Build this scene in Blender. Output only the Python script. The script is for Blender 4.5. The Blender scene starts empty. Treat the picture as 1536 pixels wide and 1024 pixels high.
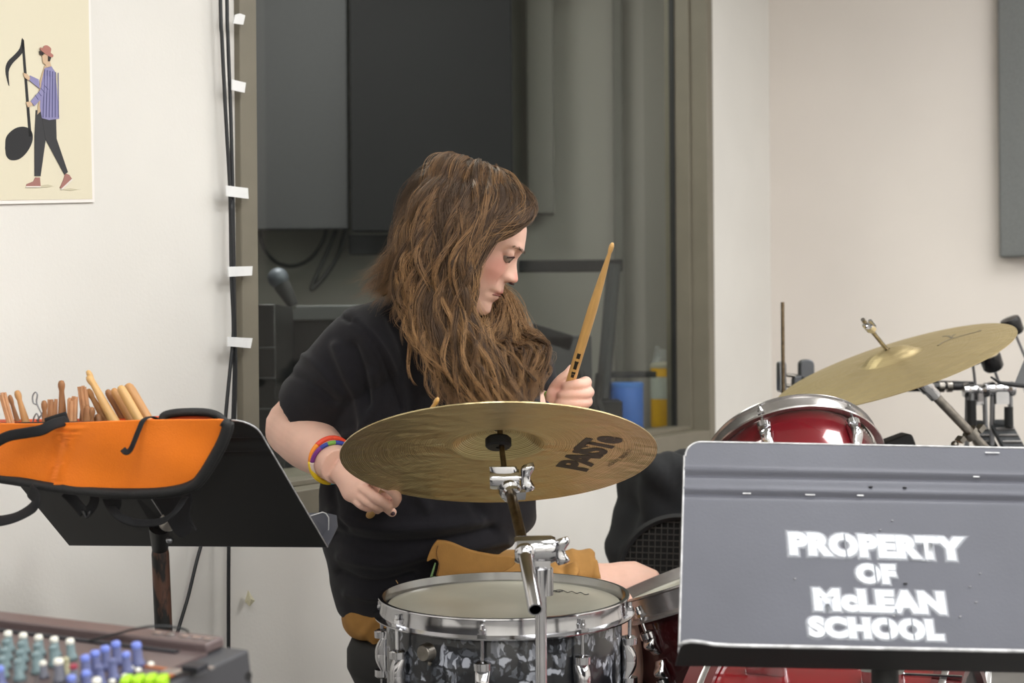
import bpy, bmesh, math, random
import numpy as np
from mathutils import Vector, Matrix, noise
from mathutils.bvhtree import BVHTree
random.seed(7); RNG = np.random.default_rng(7)
PI = math.pi
scene = bpy.context.scene
COL = scene.collection

# ------------------------------------------------------------------ camera, light, exposure
F = 2347.0; ROLL = math.radians(0.45); CZ = 1.03
cam_d = bpy.data.cameras.new('camera'); cam = bpy.data.objects.new('camera', cam_d); COL.objects.link(cam)
cam_d.sensor_width = 36; cam_d.lens = F*36/1536; cam_d.clip_start = .05
cr, sr = math.cos(ROLL), math.sin(ROLL)
CAM = Matrix(((cr, sr, 0, 0), (0, 0, -1, 0), (-sr, cr, 0, CZ), (0, 0, 0, 1)))
cam.matrix_world = CAM
cam_d.dof.use_dof = True; cam_d.dof.focus_distance = 2.45; cam_d.dof.aperture_fstop = 5.6
scene.camera = cam
scene.view_settings.view_transform = 'Standard'; scene.view_settings.look = 'None'
scene.view_settings.gamma = 1; scene.view_settings.exposure = -0.08
scene.view_settings.use_curve_mapping = False
wd = bpy.data.worlds.new('world'); scene.world = wd; wd.use_nodes = True
wd.node_tree.nodes['Background'].inputs[0].default_value = (1, .98, .95, 1)
wd.node_tree.nodes['Background'].inputs[1].default_value = 0.25

# ------------------------------------------------------------------ helpers
def at(x, y, d):
    return CAM @ Vector(((x-768)/F*d, -(y-512)/F*d, -d))
def pix(p):
    q = CAM.inverted() @ Vector(p); return (768+F*q.x/-q.z, 512-F*q.y/-q.z, -q.z)
def ray(x, y): return (at(x, y, 1)-CAM.translation)
KW = 4900.0
Dw = Vector((.4747, .8801, 0)).normalized(); Ew = Vector((Dw.y, -Dw.x, 0))
uC = 389.0; CY = KW/(1266-uC); CORNER = Vector((CY*uC/F, CY, 0))
def on_plane(x, y, o, n, off=0):
    r = ray(x, y); c = CAM.translation
    return c + r*(((o-c).dot(n)+off)/r.dot(n))
def wp(x, y, t=0): return on_plane(x, y, CORNER, Ew, t)        # window wall, t metres into the room
def rp(x, y, t=0): return on_plane(x, y, CORNER, -Dw, t)       # right wall
def wl(s, t, z): return CORNER - Dw*s + Ew*t + Vector((0, 0, z))

def tag(o, label=None, cat=None, group=None, kind=None):
    if label: o['label'] = label
    if cat: o['category'] = cat
    if group: o['group'] = group
    if kind: o['kind'] = kind
    return o
def empty(name, loc=(0, 0, 0), rot=None, label=None, cat=None, group=None):
    o = bpy.data.objects.new(name, None); COL.objects.link(o); o.empty_display_size = .05
    M = Matrix.Translation(Vector(loc))
    if rot is not None: M = M @ rot.to_4x4()
    o.matrix_world = M; o['_w'] = 0; del o['_w']
    MW[o.name] = M
    return tag(o, label, cat, group)
MW = {}
def link(me, name, parent=None, world=True):
    o = bpy.data.objects.new(name, me); COL.objects.link(o)
    if parent is not None:
        o.parent = parent
        if world and parent.name in MW: o.matrix_parent_inverse = MW[parent.name].inverted()
    return o
def frame(d):
    d = Vector(d).normalized(); a = Vector((0, 0, 1)) if abs(d.z) < .9 else Vector((1, 0, 0))
    u = a.cross(d).normalized(); return u, d.cross(u)
def rot_z_to(d, xref=None):
    d = Vector(d).normalized()
    if xref is None: u, v = frame(d)
    else:
        u = Vector(xref); u = (u-d*u.dot(d)).normalized(); v = d.cross(u)
    return Matrix((u, v, d)).transposed()
def catmull(P, n):
    P = np.asarray(P, float); m = len(P)
    if m < 3 or n <= 1: 
        return P if n <= 1 else np.array([P[0]+(P[1]-P[0])*k/n for k in range(n+1)])
    Q = np.vstack([2*P[0]-P[1], P, 2*P[-1]-P[-2]]); out = []
    for i in range(m-1):
        p0, p1, p2, p3 = Q[i:i+4]
        for k in range(n):
            t = k/n
            out.append(.5*((2*p1)+(-p0+p2)*t+(2*p0-5*p1+4*p2-p3)*t*t+(-p0+3*p1-3*p2+p3)*t**3))
    out.append(P[-1]); return np.array(out)

class MB:
    def __init__(s): s.v = []; s.f = []; s.m = []; s.cur = 0
    def add(s, vs, fs):
        b = len(s.v); s.v += [tuple(p) for p in vs]
        for q in fs: s.f.append([i+b for i in q]); s.m.append(s.cur)
        return s
    def mat(s, i): s.cur = i; return s
    def box(s, c, size, R=None):
        c = Vector(c); R = R or Matrix.Identity(3); h = [k/2 for k in size]
        vs = [c+R @ Vector((x*h[0], y*h[1], z*h[2])) for x in (-1, 1) for y in (-1, 1) for z in (-1, 1)]
        return s.add(vs, [(0, 1, 3, 2), (4, 6, 7, 5), (0, 4, 5, 1), (2, 3, 7, 6), (0, 2, 6, 4), (1, 5, 7, 3)])
    def rbox(s, c, size, r, R=None, seg=4, ax=2):
        """box with rounded outline in the plane normal to axis ax"""
        c = Vector(c); R = R or Matrix.Identity(3); a = [0, 1, 2]; a.remove(ax)
        w, h, t = size[a[0]]/2, size[a[1]]/2, size[ax]/2; pts = []
        for qx, qy, s0 in ((1, 1, 0), (-1, 1, 1), (-1, -1, 2), (1, -1, 3)):
            for k in range(seg+1):
                an = (s0+k/seg)*PI/2; pts.append((qx*(w-r)+r*math.cos(an), qy*(h-r)+r*math.sin(an)))
        return s.prism(pts, c, R, t, a, ax)
    def prism(s, pts, c, R, t, a=(0, 1), ax=2):
        n = len(pts); vs = []
        for z in (-t, t):
            for p in pts:
                q = [0, 0, 0]; q[a[0]] = p[0]; q[a[1]] = p[1]; q[ax] = z; vs.append(Vector(c)+R @ Vector(q))
        return s.add(vs, [tuple(range(n-1, -1, -1)), tuple(range(n, 2*n))]+[(i, (i+1) % n, n+(i+1) % n, n+i) for i in range(n)])
    def tube(s, pts, r, n=10, sub=0, cap=True, flat=1.0, up=None):
        P = np.asarray([tuple(p) for p in pts], float)
        rr = np.full(len(P), r, float) if np.isscalar(r) else np.asarray(r, float)
        if sub:
            rr = catmull(rr[:, None], sub)[:, 0]; P = catmull(P, sub)
            if len(rr) != len(P): rr = np.interp(np.linspace(0, 1, len(P)), np.linspace(0, 1, len(rr)), rr)
        T = np.gradient(P, axis=0); T /= np.linalg.norm(T, axis=1)[:, None]+1e-12
        u = Vector(up) if up is not None else frame(T[0])[0]; vs = []; N = len(P)
        for i in range(N):
            t = Vector(T[i]); u = (u-t*u.dot(t)); u.normalize(); v = t.cross(u)
            for k in range(n):
                a = 2*PI*k/n; vs.append(Vector(P[i])+(u*math.cos(a)+v*math.sin(a)*flat)*rr[i])
        fs = [(i*n+k, i*n+(k+1) % n, (i+1)*n+(k+1) % n, (i+1)*n+k) for i in range(N-1) for k in range(n)]
        if cap: fs += [tuple(range(n-1, -1, -1)), tuple((N-1)*n+k for k in range(n))]
        return s.add(vs, fs)
    def lathe(s, prof, c=(0, 0, 0), R=None, n=48, close=False, a0=0, a1=2*PI):
        """prof: (r, z) list"""
        R = R or Matrix.Identity(3); c = Vector(c); full = abs(a1-a0-2*PI) < 1e-6; m = n if full else n+1
        vs = [c+R @ Vector((r*math.cos(a0+(a1-a0)*k/n), r*math.sin(a0+(a1-a0)*k/n), z)) for r, z in prof for k in range(m)]
        N = len(prof); rng = range(N) if close else range(N-1)
        fs = [(i*m+k, i*m+(k+1) % m, ((i+1) % N)*m+(k+1) % m, ((i+1) % N)*m+k) for i in rng for k in range(n)]
        return s.add(vs, fs)
    def disc(s, c, r, R=None, n=48):
        R = R or Matrix.Identity(3)
        return s.add([Vector(c)+R @ Vector((r*math.cos(2*PI*k/n), r*math.sin(2*PI*k/n), 0)) for k in range(n)], [tuple(range(n))])
    def ball(s, c, r, sc=(1, 1, 1), R=None, n=16):
        R = R or Matrix.Identity(3); c = Vector(c); m = n//2; vs = []; 
        for i in range(1, m):
            t = PI*i/m
            for k in range(n):
                a = 2*PI*k/n; vs.append(c+R @ Vector((r*sc[0]*math.sin(t)*math.cos(a), r*sc[1]*math.sin(t)*math.sin(a), r*sc[2]*math.cos(t))))
        fs = [(i*n+k, (i+1)*n+k, (i+1)*n+(k+1) % n, i*n+(k+1) % n) for i in range(m-2) for k in range(n)]
        L = len(vs); vs += [c+R @ Vector((0, 0, r*sc[2])), c-R @ Vector((0, 0, r*sc[2]))]
        fs += [(L, k, (k+1) % n) for k in range(n)]+[(L+1, (m-2)*n+(k+1) % n, (m-2)*n+k) for k in range(n)]
        return s.add(vs, fs)
    def loft(s, secs, n=40, sub=4, p=2.0):
        """secs: (centre, u-vector, v-vector) ellipses, capped"""
        A = np.array([[*c, *u, *v] for c, u, v in secs], float); A = catmull(A, sub); vs = []
        for row in A:
            c, u, v = row[:3], row[3:6], row[6:]
            for k in range(n):
                a = 2*PI*k/n; ca, sa = math.cos(a), math.sin(a)
                ca = math.copysign(abs(ca)**(2/p), ca); sa = math.copysign(abs(sa)**(2/p), sa); vs.append(c+u*ca+v*sa)
        N = len(A)
        fs = [(i*n+k, i*n+(k+1) % n, (i+1)*n+(k+1) % n, (i+1)*n+k) for i in range(N-1) for k in range(n)]
        fs += [tuple(range(n-1, -1, -1)), tuple((N-1)*n+k for k in range(n))]
        return s.add(vs, fs)
    def poly(s, pts): return s.add(pts, [tuple(range(len(pts)))])
    def mesh(s, name, smooth=False):
        me = bpy.data.meshes.new(name); me.from_pydata(s.v, [], s.f); me.update()
        if smooth: me.polygons.foreach_set('use_smooth', [True]*len(me.polygons))
        return me
    def build(s, name, mats, parent=None, smooth=False, bevel=0, world=True, fix=True):
        me = s.mesh(name, smooth); mats = mats if isinstance(mats, (list, tuple)) else [mats]
        for m in mats: me.materials.append(m)
        me.polygons.foreach_set('material_index', s.m); 
        if fix:
            bm = bmesh.new(); bm.from_mesh(me); bmesh.ops.recalc_face_normals(bm, faces=bm.faces); bm.to_mesh(me); bm.free()
        o = link(me, name, parent, world)
        if bevel:
            b = o.modifiers.new('b', 'BEVEL'); b.width = bevel; b.segments = 2; b.limit_method = 'ANGLE'
        if smooth == 'auto' or bevel:
            me.polygons.foreach_set('use_smooth', [True]*len(me.polygons))
            try: me.set_sharp_from_angle(angle=math.radians(38))
            except Exception: pass
        return o

def remesh(mb, voxel, smooth_it=6, sm=.5):
    me = mb.mesh('tmp'); 
    bm = bmesh.new(); bm.from_mesh(me); bmesh.ops.recalc_face_normals(bm, faces=bm.faces); bm.to_mesh(me); bm.free()
    o = bpy.data.objects.new('tmp', me); COL.objects.link(o)
    r = o.modifiers.new('r', 'REMESH'); r.mode = 'VOXEL'; r.voxel_size = voxel; r.adaptivity = 0
    if smooth_it:
        s = o.modifiers.new('s', 'SMOOTH'); s.factor = sm; s.iterations = smooth_it
    dg = bpy.context.evaluated_depsgraph_get(); dg.update()
    out = bpy.data.meshes.new_from_object(o.evaluated_get(dg)); bpy.data.objects.remove(o)
    out.polygons.foreach_set('use_smooth', [True]*len(out.polygons)); return out
def getco(me):
    a = np.empty(len(me.vertices)*3, np.float32); me.vertices.foreach_get('co', a); return a.reshape(-1, 3).astype(float)
def getno(me):
    a = np.empty(len(me.vertices)*3, np.float32); me.vertex_normals.foreach_get('vector', a); return a.reshape(-1, 3).astype(float)
def setco(me, a): me.vertices.foreach_set('co', a.astype(np.float32).ravel()); me.update()
CAMI = np.array(CAM.inverted())
def pixn(P):
    q = P @ CAMI[:3, :3].T + CAMI[:3, 3]
    return 768+F*q[:, 0]/-q[:, 2], 512-F*q[:, 1]/-q[:, 2], -q[:, 2]

# ------------------------------------------------------------------ materials
def srgb(r, g, b): return tuple(((c/255)/12.92 if c/255 <= .04045 else ((c/255+.055)/1.055)**2.4) for c in (r, g, b))
def mat(name, rgb, rough=.5, metal=0, var=0, scale=20, bump=0, bscale=None, spec=.5, coat=0, stretch=None, emit=0, alpha=1, sheen=0, trans=0, sss=0, detail=4):
    m = bpy.data.materials.new(name); m.use_nodes = True; nt = m.node_tree; b = nt.nodes['Principled BSDF']
    c = srgb(*rgb) if max(rgb) > 1 else rgb
    b.inputs['Base Color'].default_value = (*c, 1); b.inputs['Roughness'].default_value = rough; b.inputs['Metallic'].default_value = metal
    b.inputs['Specular IOR Level'].default_value = spec; b.inputs['Coat Weight'].default_value = coat; b.inputs['Alpha'].default_value = alpha
    b.inputs['Sheen Weight'].default_value = sheen; b.inputs['Transmission Weight'].default_value = trans
    if sss: b.inputs['Subsurface Weight'].default_value = sss; b.inputs['Subsurface Radius'].default_value = (.01, .004, .002); b.inputs['Subsurface Scale'].default_value = 1
    if emit: b.inputs['Emission Color'].default_value = (*c, 1); b.inputs['Emission Strength'].default_value = emit
    if var or bump:
        tc = nt.nodes.new('ShaderNodeTexCoord'); mp = nt.nodes.new('ShaderNodeMapping'); nt.links.new(tc.outputs['Object'], mp.inputs[0])
        if stretch: mp.inputs['Scale'].default_value = stretch
        n = nt.nodes.new('ShaderNodeTexNoise'); n.inputs['Scale'].default_value = scale; n.inputs['Detail'].default_value = detail
        nt.links.new(mp.outputs[0], n.inputs['Vector'])
        if var:
            r = nt.nodes.new('ShaderNodeValToRGB'); r.color_ramp.elements[0].position = .3; r.color_ramp.elements[1].position = .7
            r.color_ramp.elements[0].color = (*[k*(1-var) for k in c], 1); r.color_ramp.elements[1].color = (*[min(1, k*(1+var)) for k in c], 1)
            nt.links.new(n.outputs[0], r.inputs[0]); nt.links.new(r.outputs[0], b.inputs['Base Color'])
        if bump:
            n2 = n
            if bscale:
                n2 = nt.nodes.new('ShaderNodeTexNoise'); n2.inputs['Scale'].default_value = bscale; n2.inputs['Detail'].default_value = detail; nt.links.new(mp.outputs[0], n2.inputs['Vector'])
            bp = nt.nodes.new('ShaderNodeBump'); bp.inputs['Strength'].default_value = bump; bp.inputs['Distance'].default_value = .002
            nt.links.new(n2.outputs[0], bp.inputs['Height']); nt.links.new(bp.outputs[0], b.inputs['Normal'])
    return m
M = {}
M['wall'] = mat('wall', (224, 221, 216), .75, var=.03, scale=3, bump=.15, bscale=160, spec=.3)
M['wall_right'] = mat('wall_right', (228, 220, 213), .8, var=.03, scale=2, bump=.15, bscale=160, spec=.3)
M['ceil'] = mat('ceil', (225, 225, 220), .9)
M['floor'] = mat('floor', (112, 110, 108), .5, var=.2, scale=8)
M['frame'] = mat('frame', (118, 112, 98), .5, var=.05, scale=12, spec=.4)
M['gasket'] = mat('gasket', (28, 28, 28), .6)
M['lampm'] = mat('lampm', (255, 252, 245), .5, emit=6)
M['black'] = mat('black', (22, 22, 24), .5)
M['blackgloss'] = mat('blackgloss', (18, 18, 20), .25)
M['blackfab'] = mat('blackfab', (17, 17, 20), .9, var=.2, scale=60, bump=.4)
M['chrome'] = mat('chrome', (205, 205, 208), .12, 1, var=.08, scale=30)
M['chromedull'] = mat('chromedull', (150, 145, 138), .3, 1, var=.25, scale=60)
M['oldmetal'] = mat('oldmetal', (120, 105, 85), .3, 1, var=.35, scale=90)
M['steel'] = mat('steel', (150, 152, 156), .35, 1)
M['rubber'] = mat('rubber', (25, 25, 26), .7)
# ------------------------------------------------------------------ the room
H = 2.75; LW, LR = 8.0, 5.2
def quadbox(name, s0, s1, t0, t1, z0, z1, m, parent=None, kind='structure'):
    c = wl((s0+s1)/2, (t0+t1)/2, (z0+z1)/2); R = Matrix((-Dw, Ew, Vector((0, 0, 1)))).transposed()
    o = MB().box(c, (abs(s1-s0), abs(t1-t0), z1-z0), R).build(name, m, parent)
    if kind and parent is None: o['kind'] = kind
    return o
RW = Matrix((-Dw, Ew, Vector((0, 0, 1)))).transposed()
def s_of(p): return -(Vector(p)-CORNER).dot(Dw)
S_R = s_of(wp(1067, 600)); S_L = s_of(wp(353, 300))
Z_B = (wp(472, 765).z+wp(1008, 679).z)/2; Z_T = 2.35
FW = .05      # face width of the frame
WT = .13
mb = MB()
for (a, b, z0, z1) in ((-.15, S_R, 0, H), (S_L, LW, 0, H), (S_R, S_L, 0, Z_B), (S_R, S_L, Z_T, H)):
    mb.box(wl((a+b)/2, -WT/2, (z0+z1)/2), (b-a, WT, z1-z0), RW)
tag(mb.build('wall_left', M['wall']), kind='structure')
quadbox('wall_right', -.15, 0, 0, LR, 0, H, M['wall_right'])
quadbox('wall_back', LW, LW+.1, 0, LR, 0, H, M['wall'])
quadbox('wall_front', 0, LW, LR, LR+.1, 0, H, M['wall'])
quadbox('floor', -2, LW+.1, -6, LR+.1, -.05, 0, M['floor'])
quadbox('ceiling', -2, LW+.1, -6, LR+.1, H, H+.05, M['ceil'])
quadbox('baseboard_left', 0, LW, 0, .012, 0, .1, M['black'])
quadbox('baseboard_right', 0, .012, .013, LR, 0, .1, M['black'])
# window: proud frame, deep reveal, sill, glass
win = empty('window_1', wl((S_R+S_L)/2, 0, Z_B)); win['kind'] = 'structure'
mb = MB(); RV = .10; PR = .014
def wbox(s0, s1, t0, t1, z0, z1): mb.box(wl((s0+s1)/2, (t0+t1)/2, (z0+z1)/2), (abs(s1-s0), abs(t1-t0), abs(z1-z0)), RW)
wbox(S_R, S_R+FW, -RV-.03, PR, Z_B, Z_T); wbox(S_L-FW, S_L, -RV-.03, PR, Z_B, Z_T)
wbox(S_R+FW, S_L-FW, -RV-.03, PR, Z_B, Z_B+FW); wbox(S_R+FW, S_L-FW, -RV-.03, PR, Z_T-FW, Z_T)
for s0, s1 in ((S_R+FW, S_R+FW+.012), (S_L-FW-.012, S_L-FW)):
    wbox(s0, s1, -RV-.03, -.045, Z_B+FW, Z_T-FW)
wbox(S_R+FW, S_L-FW, -RV-.03, -.045, Z_B+FW, Z_B+FW+.012)
mb.build('window_frame', M['frame'], win, bevel=.002)
mb = MB()
wbox(S_R+FW+.012, S_R+FW+.02, -RV-.01, -RV+.006, Z_B+FW+.012, Z_T-FW)
mb.build('gasket', M['gasket'], win)
# glass
g = bpy.data.materials.new('glass'); g.use_nodes = True; nt = g.node_tree; nt.nodes.clear()
out = nt.nodes.new('ShaderNodeOutputMaterial'); mx = nt.nodes.new('ShaderNodeMixShader'); tr = nt.nodes.new('ShaderNodeBsdfTransparent'); gl = nt.nodes.new('ShaderNodeBsdfGlossy')
fr = nt.nodes.new('ShaderNodeFresnel'); fr.inputs[0].default_value = 1.35; tr.inputs[0].default_value = (.86, .88, .86, 1); gl.inputs['Roughness'].default_value = 0.02; gl.inputs[0].default_value = (.5, .5, .5, 1)
ge = nt.nodes.new('ShaderNodeNewGeometry'); mu = nt.nodes.new('ShaderNodeMath'); mu.operation = 'MULTIPLY_ADD'; mu.inputs[1].default_value = -1; mu.inputs[2].default_value = 1
nt.links.new(ge.outputs['Backfacing'], mu.inputs[0]); m2 = nt.nodes.new('ShaderNodeMath'); m2.operation = 'MULTIPLY'; nt.links.new(mu.outputs[0], m2.inputs[0]); nt.links.new(fr.outputs[0], m2.inputs[1]); nt.links.new(m2.outputs[0], mx.inputs[0]); nt.links.new(tr.outputs[0], mx.inputs[1]); nt.links.new(gl.outputs[0], mx.inputs[2]); nt.links.new(mx.outputs[0], out.inputs[0])
M['glass'] = g
mb = MB(); mb.box(wl((S_R+S_L)/2, -RV-.0, (Z_B+Z_T)/2), (S_L-S_R-2*FW, .006, Z_T-Z_B-2*FW), RW)
mb.build('pane', g, win)
# white strip of caulk / wall trim directly under the frame is the wall itself

# ceiling lights of the room (their own lamps)
def lamp(s, t, i, e=70, sx=1.2, sy=.6, lab=''):
    r = empty('ceiling_light', wl(s, t, H-.03), label=lab, cat='ceiling light', group='ceiling light panels')
    c = wl(s, t, H-.02)
    MB().box(c, (sx+.05, sy+.05, .03), RW).build('housing', M['ceil'], r)
    ld = bpy.data.lights.new('panel', 'AREA'); ld.shape = 'RECTANGLE'; ld.size = sx; ld.size_y = sy; ld.energy = e; ld.color = (.93, .965, 1)
    lo = bpy.data.objects.new('panel_light', ld); COL.objects.link(lo); lo.parent = r; lo.matrix_parent_inverse = MW[r.name].inverted()
    lo.matrix_world = Matrix.Translation(wl(s, t, H-.05)) @ RW.to_4x4()
    MB().box(wl(s, t, H-.038), (sx, sy, .006), RW).build('diffuser', M['lampm'], r)
for s in (1.3, 3.3, 5.3, 7.0):
    for t in (1.7, 3.0, 4.4): lamp(s, t, 0, 13.5, lab='ceiling light panel %s, in the row %s' % ({1.3: 'nearest the far corner', 3.3: 'second from the far corner', 5.3: 'third from the far corner', 7.0: 'farthest from the far corner'}[s], {1.7: 'along the window wall', 3.0: 'down the middle', 4.4: 'opposite the window wall'}[t]))

# ------------------------------------------------------------------ booth behind the glass
BY = 5.35
M['booth'] = mat('booth', (152, 149, 143), .9, var=.04, scale=2)
M['boothdark'] = mat('boothdark', (26, 26, 28), .95, var=.15, scale=120, bump=.3)
M['boothgrey'] = mat('boothgrey', (72, 72, 74), .95, var=.08, scale=120, bump=.3)
def bpnt(x, y, d=BY): return at(x, y, d)
def bbox(name, x0, x1, y0, y1, d, th, m, parent=None, R=None):
    a, b = at(x0, y0, d), at(x1, y1, d); c = (a+b)/2; c.y += th/2
    return MB().box(c, (abs(b.x-a.x), th, abs(a.z-b.z))).build(name, m, parent, bevel=.004)
o = MB().box((-1.24, BY+.05+.02, H/2), (3.92, .1, H)).build('wall_booth', M['booth']); o['kind'] = 'structure'
o = MB().box((-3.15, 3.0, H/2), (.1, 5.0, H)).build('wall_booth_side', M['booth']); o['kind'] = 'structure'
# vertical corner column in the booth, then a painted shadow strip
o = bbox('trim_1', 918, 944, -120, 1400, BY-.03, .04, mat('bcol', (105, 105, 99), .9)); o['kind'] = 'structure'
o = bbox('shadow_strip', 788, 832, -120, 320, BY-.12, .10, mat('bshadow', (104, 103, 97), .9)); o['kind'] = 'structure'  # darker slab standing in for the shadow high on the booth wall
tag(bbox('acoustic_panel', 523, 770, -110, 345, BY-.30, .06, M['boothdark']), 'large black fabric acoustic panel behind the glass, above the player', 'acoustic panel')
tag(bbox('acoustic_panel', 340, 522, -110, 343, BY-.25, .06, M['boothgrey']), 'dark grey acoustic panel behind the left end of the glass', 'acoustic panel')
tag(bbox('acoustic_panel', 523, 606, 352, 381, BY-.1, .05, M['boothgrey']), 'small grey panel just under the black acoustic panel behind the glass', 'acoustic panel')
# cable loops hanging on the booth wall
def cable(name, pts, r, m, label, grp=None, sub=8, cat='cable'):
    o = MB().tube(pts, r, 8, sub).build(name, m, smooth=True); return tag(o, label, cat, grp)
M['cablegrey'] = mat('cablegrey', (45, 45, 44), .6)
cable('hanging_cable', [at(x, y, BY-.12) for x, y in ((391, 340), (393, 365), (410, 390), (437, 399), (465, 388), (484, 362), (490, 340))], .007, M['cablegrey'], 'wide loop of dark cable hanging behind the glass, left of the other loop')
cable('hanging_cable', [at(x, y, BY-.16) for x, y in ((506, 340), (492, 375), (476, 410), (467, 432), (473, 430), (492, 408), (508, 380), (518, 345), (519, 338))], .008, M['cablegrey'], 'narrow drooping loop of dark cable behind the glass beside the player')
# microphone on a stand
mr = empty('microphone', at(420, 600, 4.1), label='grey ball-head microphone on a stand behind the glass', cat='microphone')
p0, p1 = at(417, 417, 4.1), at(440, 458, 4.1)
MB().ball(p0, .028).build('grille', mat('micgrille', (110, 115, 125), .5, .3), mr, smooth=True)
MB().tube([p0, p0.lerp(p1, .3), p1], [.02, .022, .014], 14).build('body', M['boothgrey'], mr, smooth=True)
MB().tube([p1, at(419, 470, 4.12), Vector((at(419, 470, 4.12).x, 4.12, .02))], .011, 10).build('stand_pole', mat('mstand', (95, 96, 92), .5), mr, smooth=True)
MB().lathe([(0, .03), (.11, .025), (.12, 0), (0, 0)], (at(419, 470, 4.12).x, 4.12, 0)).build('base', M['black'], mr, smooth='auto')
# booth furniture
def dark_box(name, x0, x1, y0, y1, d, th, m, label, cat): return tag(bbox(name, x0, x1, y0, y1, d, th, m), label, cat)
M['rack'] = mat('rack', (15, 15, 17), .35)
r = empty('equipment_rack', at(400, 700, 3.85), label='black equipment rack behind the glass, left of the microphone stand', cat='rack')
bbox('cabinet', 383, 415, 456, 700, 3.7, .3, M['rack'], r)
for yy in (520, 566, 612): bbox('rack_unit', 385, 413, yy, yy+3, 3.69, .01, M['boothgrey'], r)
r = empty('upright_keyboard', at(500, 640, 4.3), label='black and grey keyboard cabinet behind the glass by the player shoulder', cat='keyboard')
bbox('body', 428, 640, 478, 660, 4.3, .35, M['rack'], r); bbox('top_board', 426, 645, 458, 479, 4.28, .42, mat('kb', (85, 87, 88), .5), r)
bbox('shelf', 425, 640, 690, 700, 4.28, .3, M['boothgrey'], r)
r = empty('equipment_shelf', at(850, 700, 4.95), label='grey metal frame with crossbar behind the glass beside the raised drumstick', cat='stand')
bbox('crossbar', 778, 934, 390, 407, 4.95, .03, M['boothdark'], r)
a, b = at(921, 396, 4.94), at(900, 640, 4.94); MB().tube([a, b, Vector((b.x, b.y, .01))], .022, 8).build('post', mat('post', (60, 62, 64), .5), r)
bbox('lower_bar', 905, 985, 557, 566, 5.0, .03, M['black'], r)
r = empty('mixing_rack', at(840, 640, 4.75), label='stack of dark grey recording equipment behind the glass right of the hair', cat='audio equipment')
mb = MB(); c = at(836, 545, 4.8); mb.box(c, (.2, .24, .17)); mb.build('lower_unit', M['boothgrey'], r, bevel=.004)
mb = MB(); mb.box(at(822, 505, 4.8), (.15, .24, .05), Matrix.Rotation(math.radians(18), 3, 'Y')); mb.build('sloped_unit', M['boothdark'], r, bevel=.004)
MB().box(at(796, 495, 4.65), (.012, .02, .05)).build('jack', M['steel'], r)
MB().box(at(884, 543, 4.7), (.012, .02, .10)).build('side_rail', M['steel'], r)
MB().box(at(842, 640, 4.8), (.36, .24, .16)).build('base_unit', M['black'], r)
r = empty('booth_chair', at(890, 640, 4.60), label='black folding chair frame behind the glass, behind the raised fist', cat='chair')
for pts in (((868, 555), (905, 640)), ((900, 560), (884, 690)), ((895, 600), (930, 690))):
    MB().tube([at(x, y, 4.60) for x, y in pts], .013, 8).build('leg', M['black'], r)
MB().box(at(905, 655, 4.62), (.14, .04, .1)).build('seat', M['black'], r)
ld = bpy.data.lights.new('booth', 'AREA'); ld.size = .8; ld.energy = 42; ld.color = (1, .98, .93)
r = empty('ceiling_light', (-.6, 4.2, H-.03), label='square ceiling light in the room behind the glass', cat='ceiling light')
lo = bpy.data.objects.new('booth_light', ld); COL.objects.link(lo); lo.parent = r; lo.matrix_parent_inverse = MW[r.name].inverted(); lo.location = (-.6, 4.2, H-.05)
MB().box((-.6, 4.2, H-.02), (.9, .9, .03)).build('housing', M['ceil'], r)

# canisters on the sill
zs = Z_B+FW+.012
def sill(x, y, t=-.165): return wp(x, y, t)
M['bluep'] = mat('bluep', (52, 108, 196), .45, var=.05, scale=8)
M['yellowp'] = mat('yellowp', (240, 184, 40), .4, var=.08, scale=14)
quadbox('trim_3', S_R+FW, S_L-FW, -.34, -RV-.03, Z_B, Z_B+FW, M['frame'])
zq = Z_B+FW
def cyl_px(x0, x1, ytop, t):
    c = wp((x0+x1)/2, 600, t); d = pix(c)[2]; R = (x1-x0)/2/F*d; c.z = zq
    top = at((x0+x1)/2, ytop, d).z; return c, R, top-zq
c, R, h = cyl_px(914, 965, 574, -.20)
r = empty('canister', c, label='plain blue cylindrical tub on the window sill behind the glass', cat='tub')
MB().lathe([(0, 0), (R*.97, 0), (R, .006), (R, h-.01), (R*.985, h-.008)], c).build('tub', M['bluep'], r, smooth='auto')
MB().lathe([(R*.985, h-.012), (R*1.02, h-.012), (R*1.02, h), (R*.9, h+.002), (0, h-.001)], c).build('lid', mat('bluelid', (72, 128, 210), .4), r, smooth='auto')
c, R, h = cyl_px(976, 1016, 546, -.20)
r = empty('wipes_canister', c, label='yellow wipes canister with white label and clear cap on the sill', cat='canister')
MB().lathe([(0, 0), (R*.97, 0), (R, .006), (R, h-.012), (R*.97, h-.01)], c, n=40).build('tub', M['yellowp'], r, smooth='auto')
MB().lathe([(R*1.01, h*.45), (R*1.01, h*.80)], c, n=40).build('paper_label', mat('lab', (205, 210, 200), .6, var=.06, scale=60), r, smooth=True)
MB().lathe([(R*.97, h-.012), (R*1.03, h-.012), (R*1.03, h), (R*.5, h+.008), (0, h+.008)], c, n=40).build('lid', mat('wlid', (205, 200, 180), .4), r, smooth='auto')
fm = mat('clearfilm', (200, 205, 205), .2, alpha=.25)
MB().lathe([(R*.25, h+.006), (R*.3, h+.03), (R*.12, h+.05), (R*.22, h+.06)], c+Vector((-R*.5, 0, 0)), n=14).build('wipe', fm, r, smooth=True)
MB().loft([(c+Vector((-.01, 0, h+.004)), (R*.9, 0, 0), (0, R*.6, 0)), (c+Vector((.0, 0, h+.028)), (R*.7, 0, .006), (0, R*.4, 0)), (c+Vector((.012, 0, h+.045)), (R*.5, 0, -.01), (0, .002, 0))], 14).build('plastic_film', fm, r, smooth=True)

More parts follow.
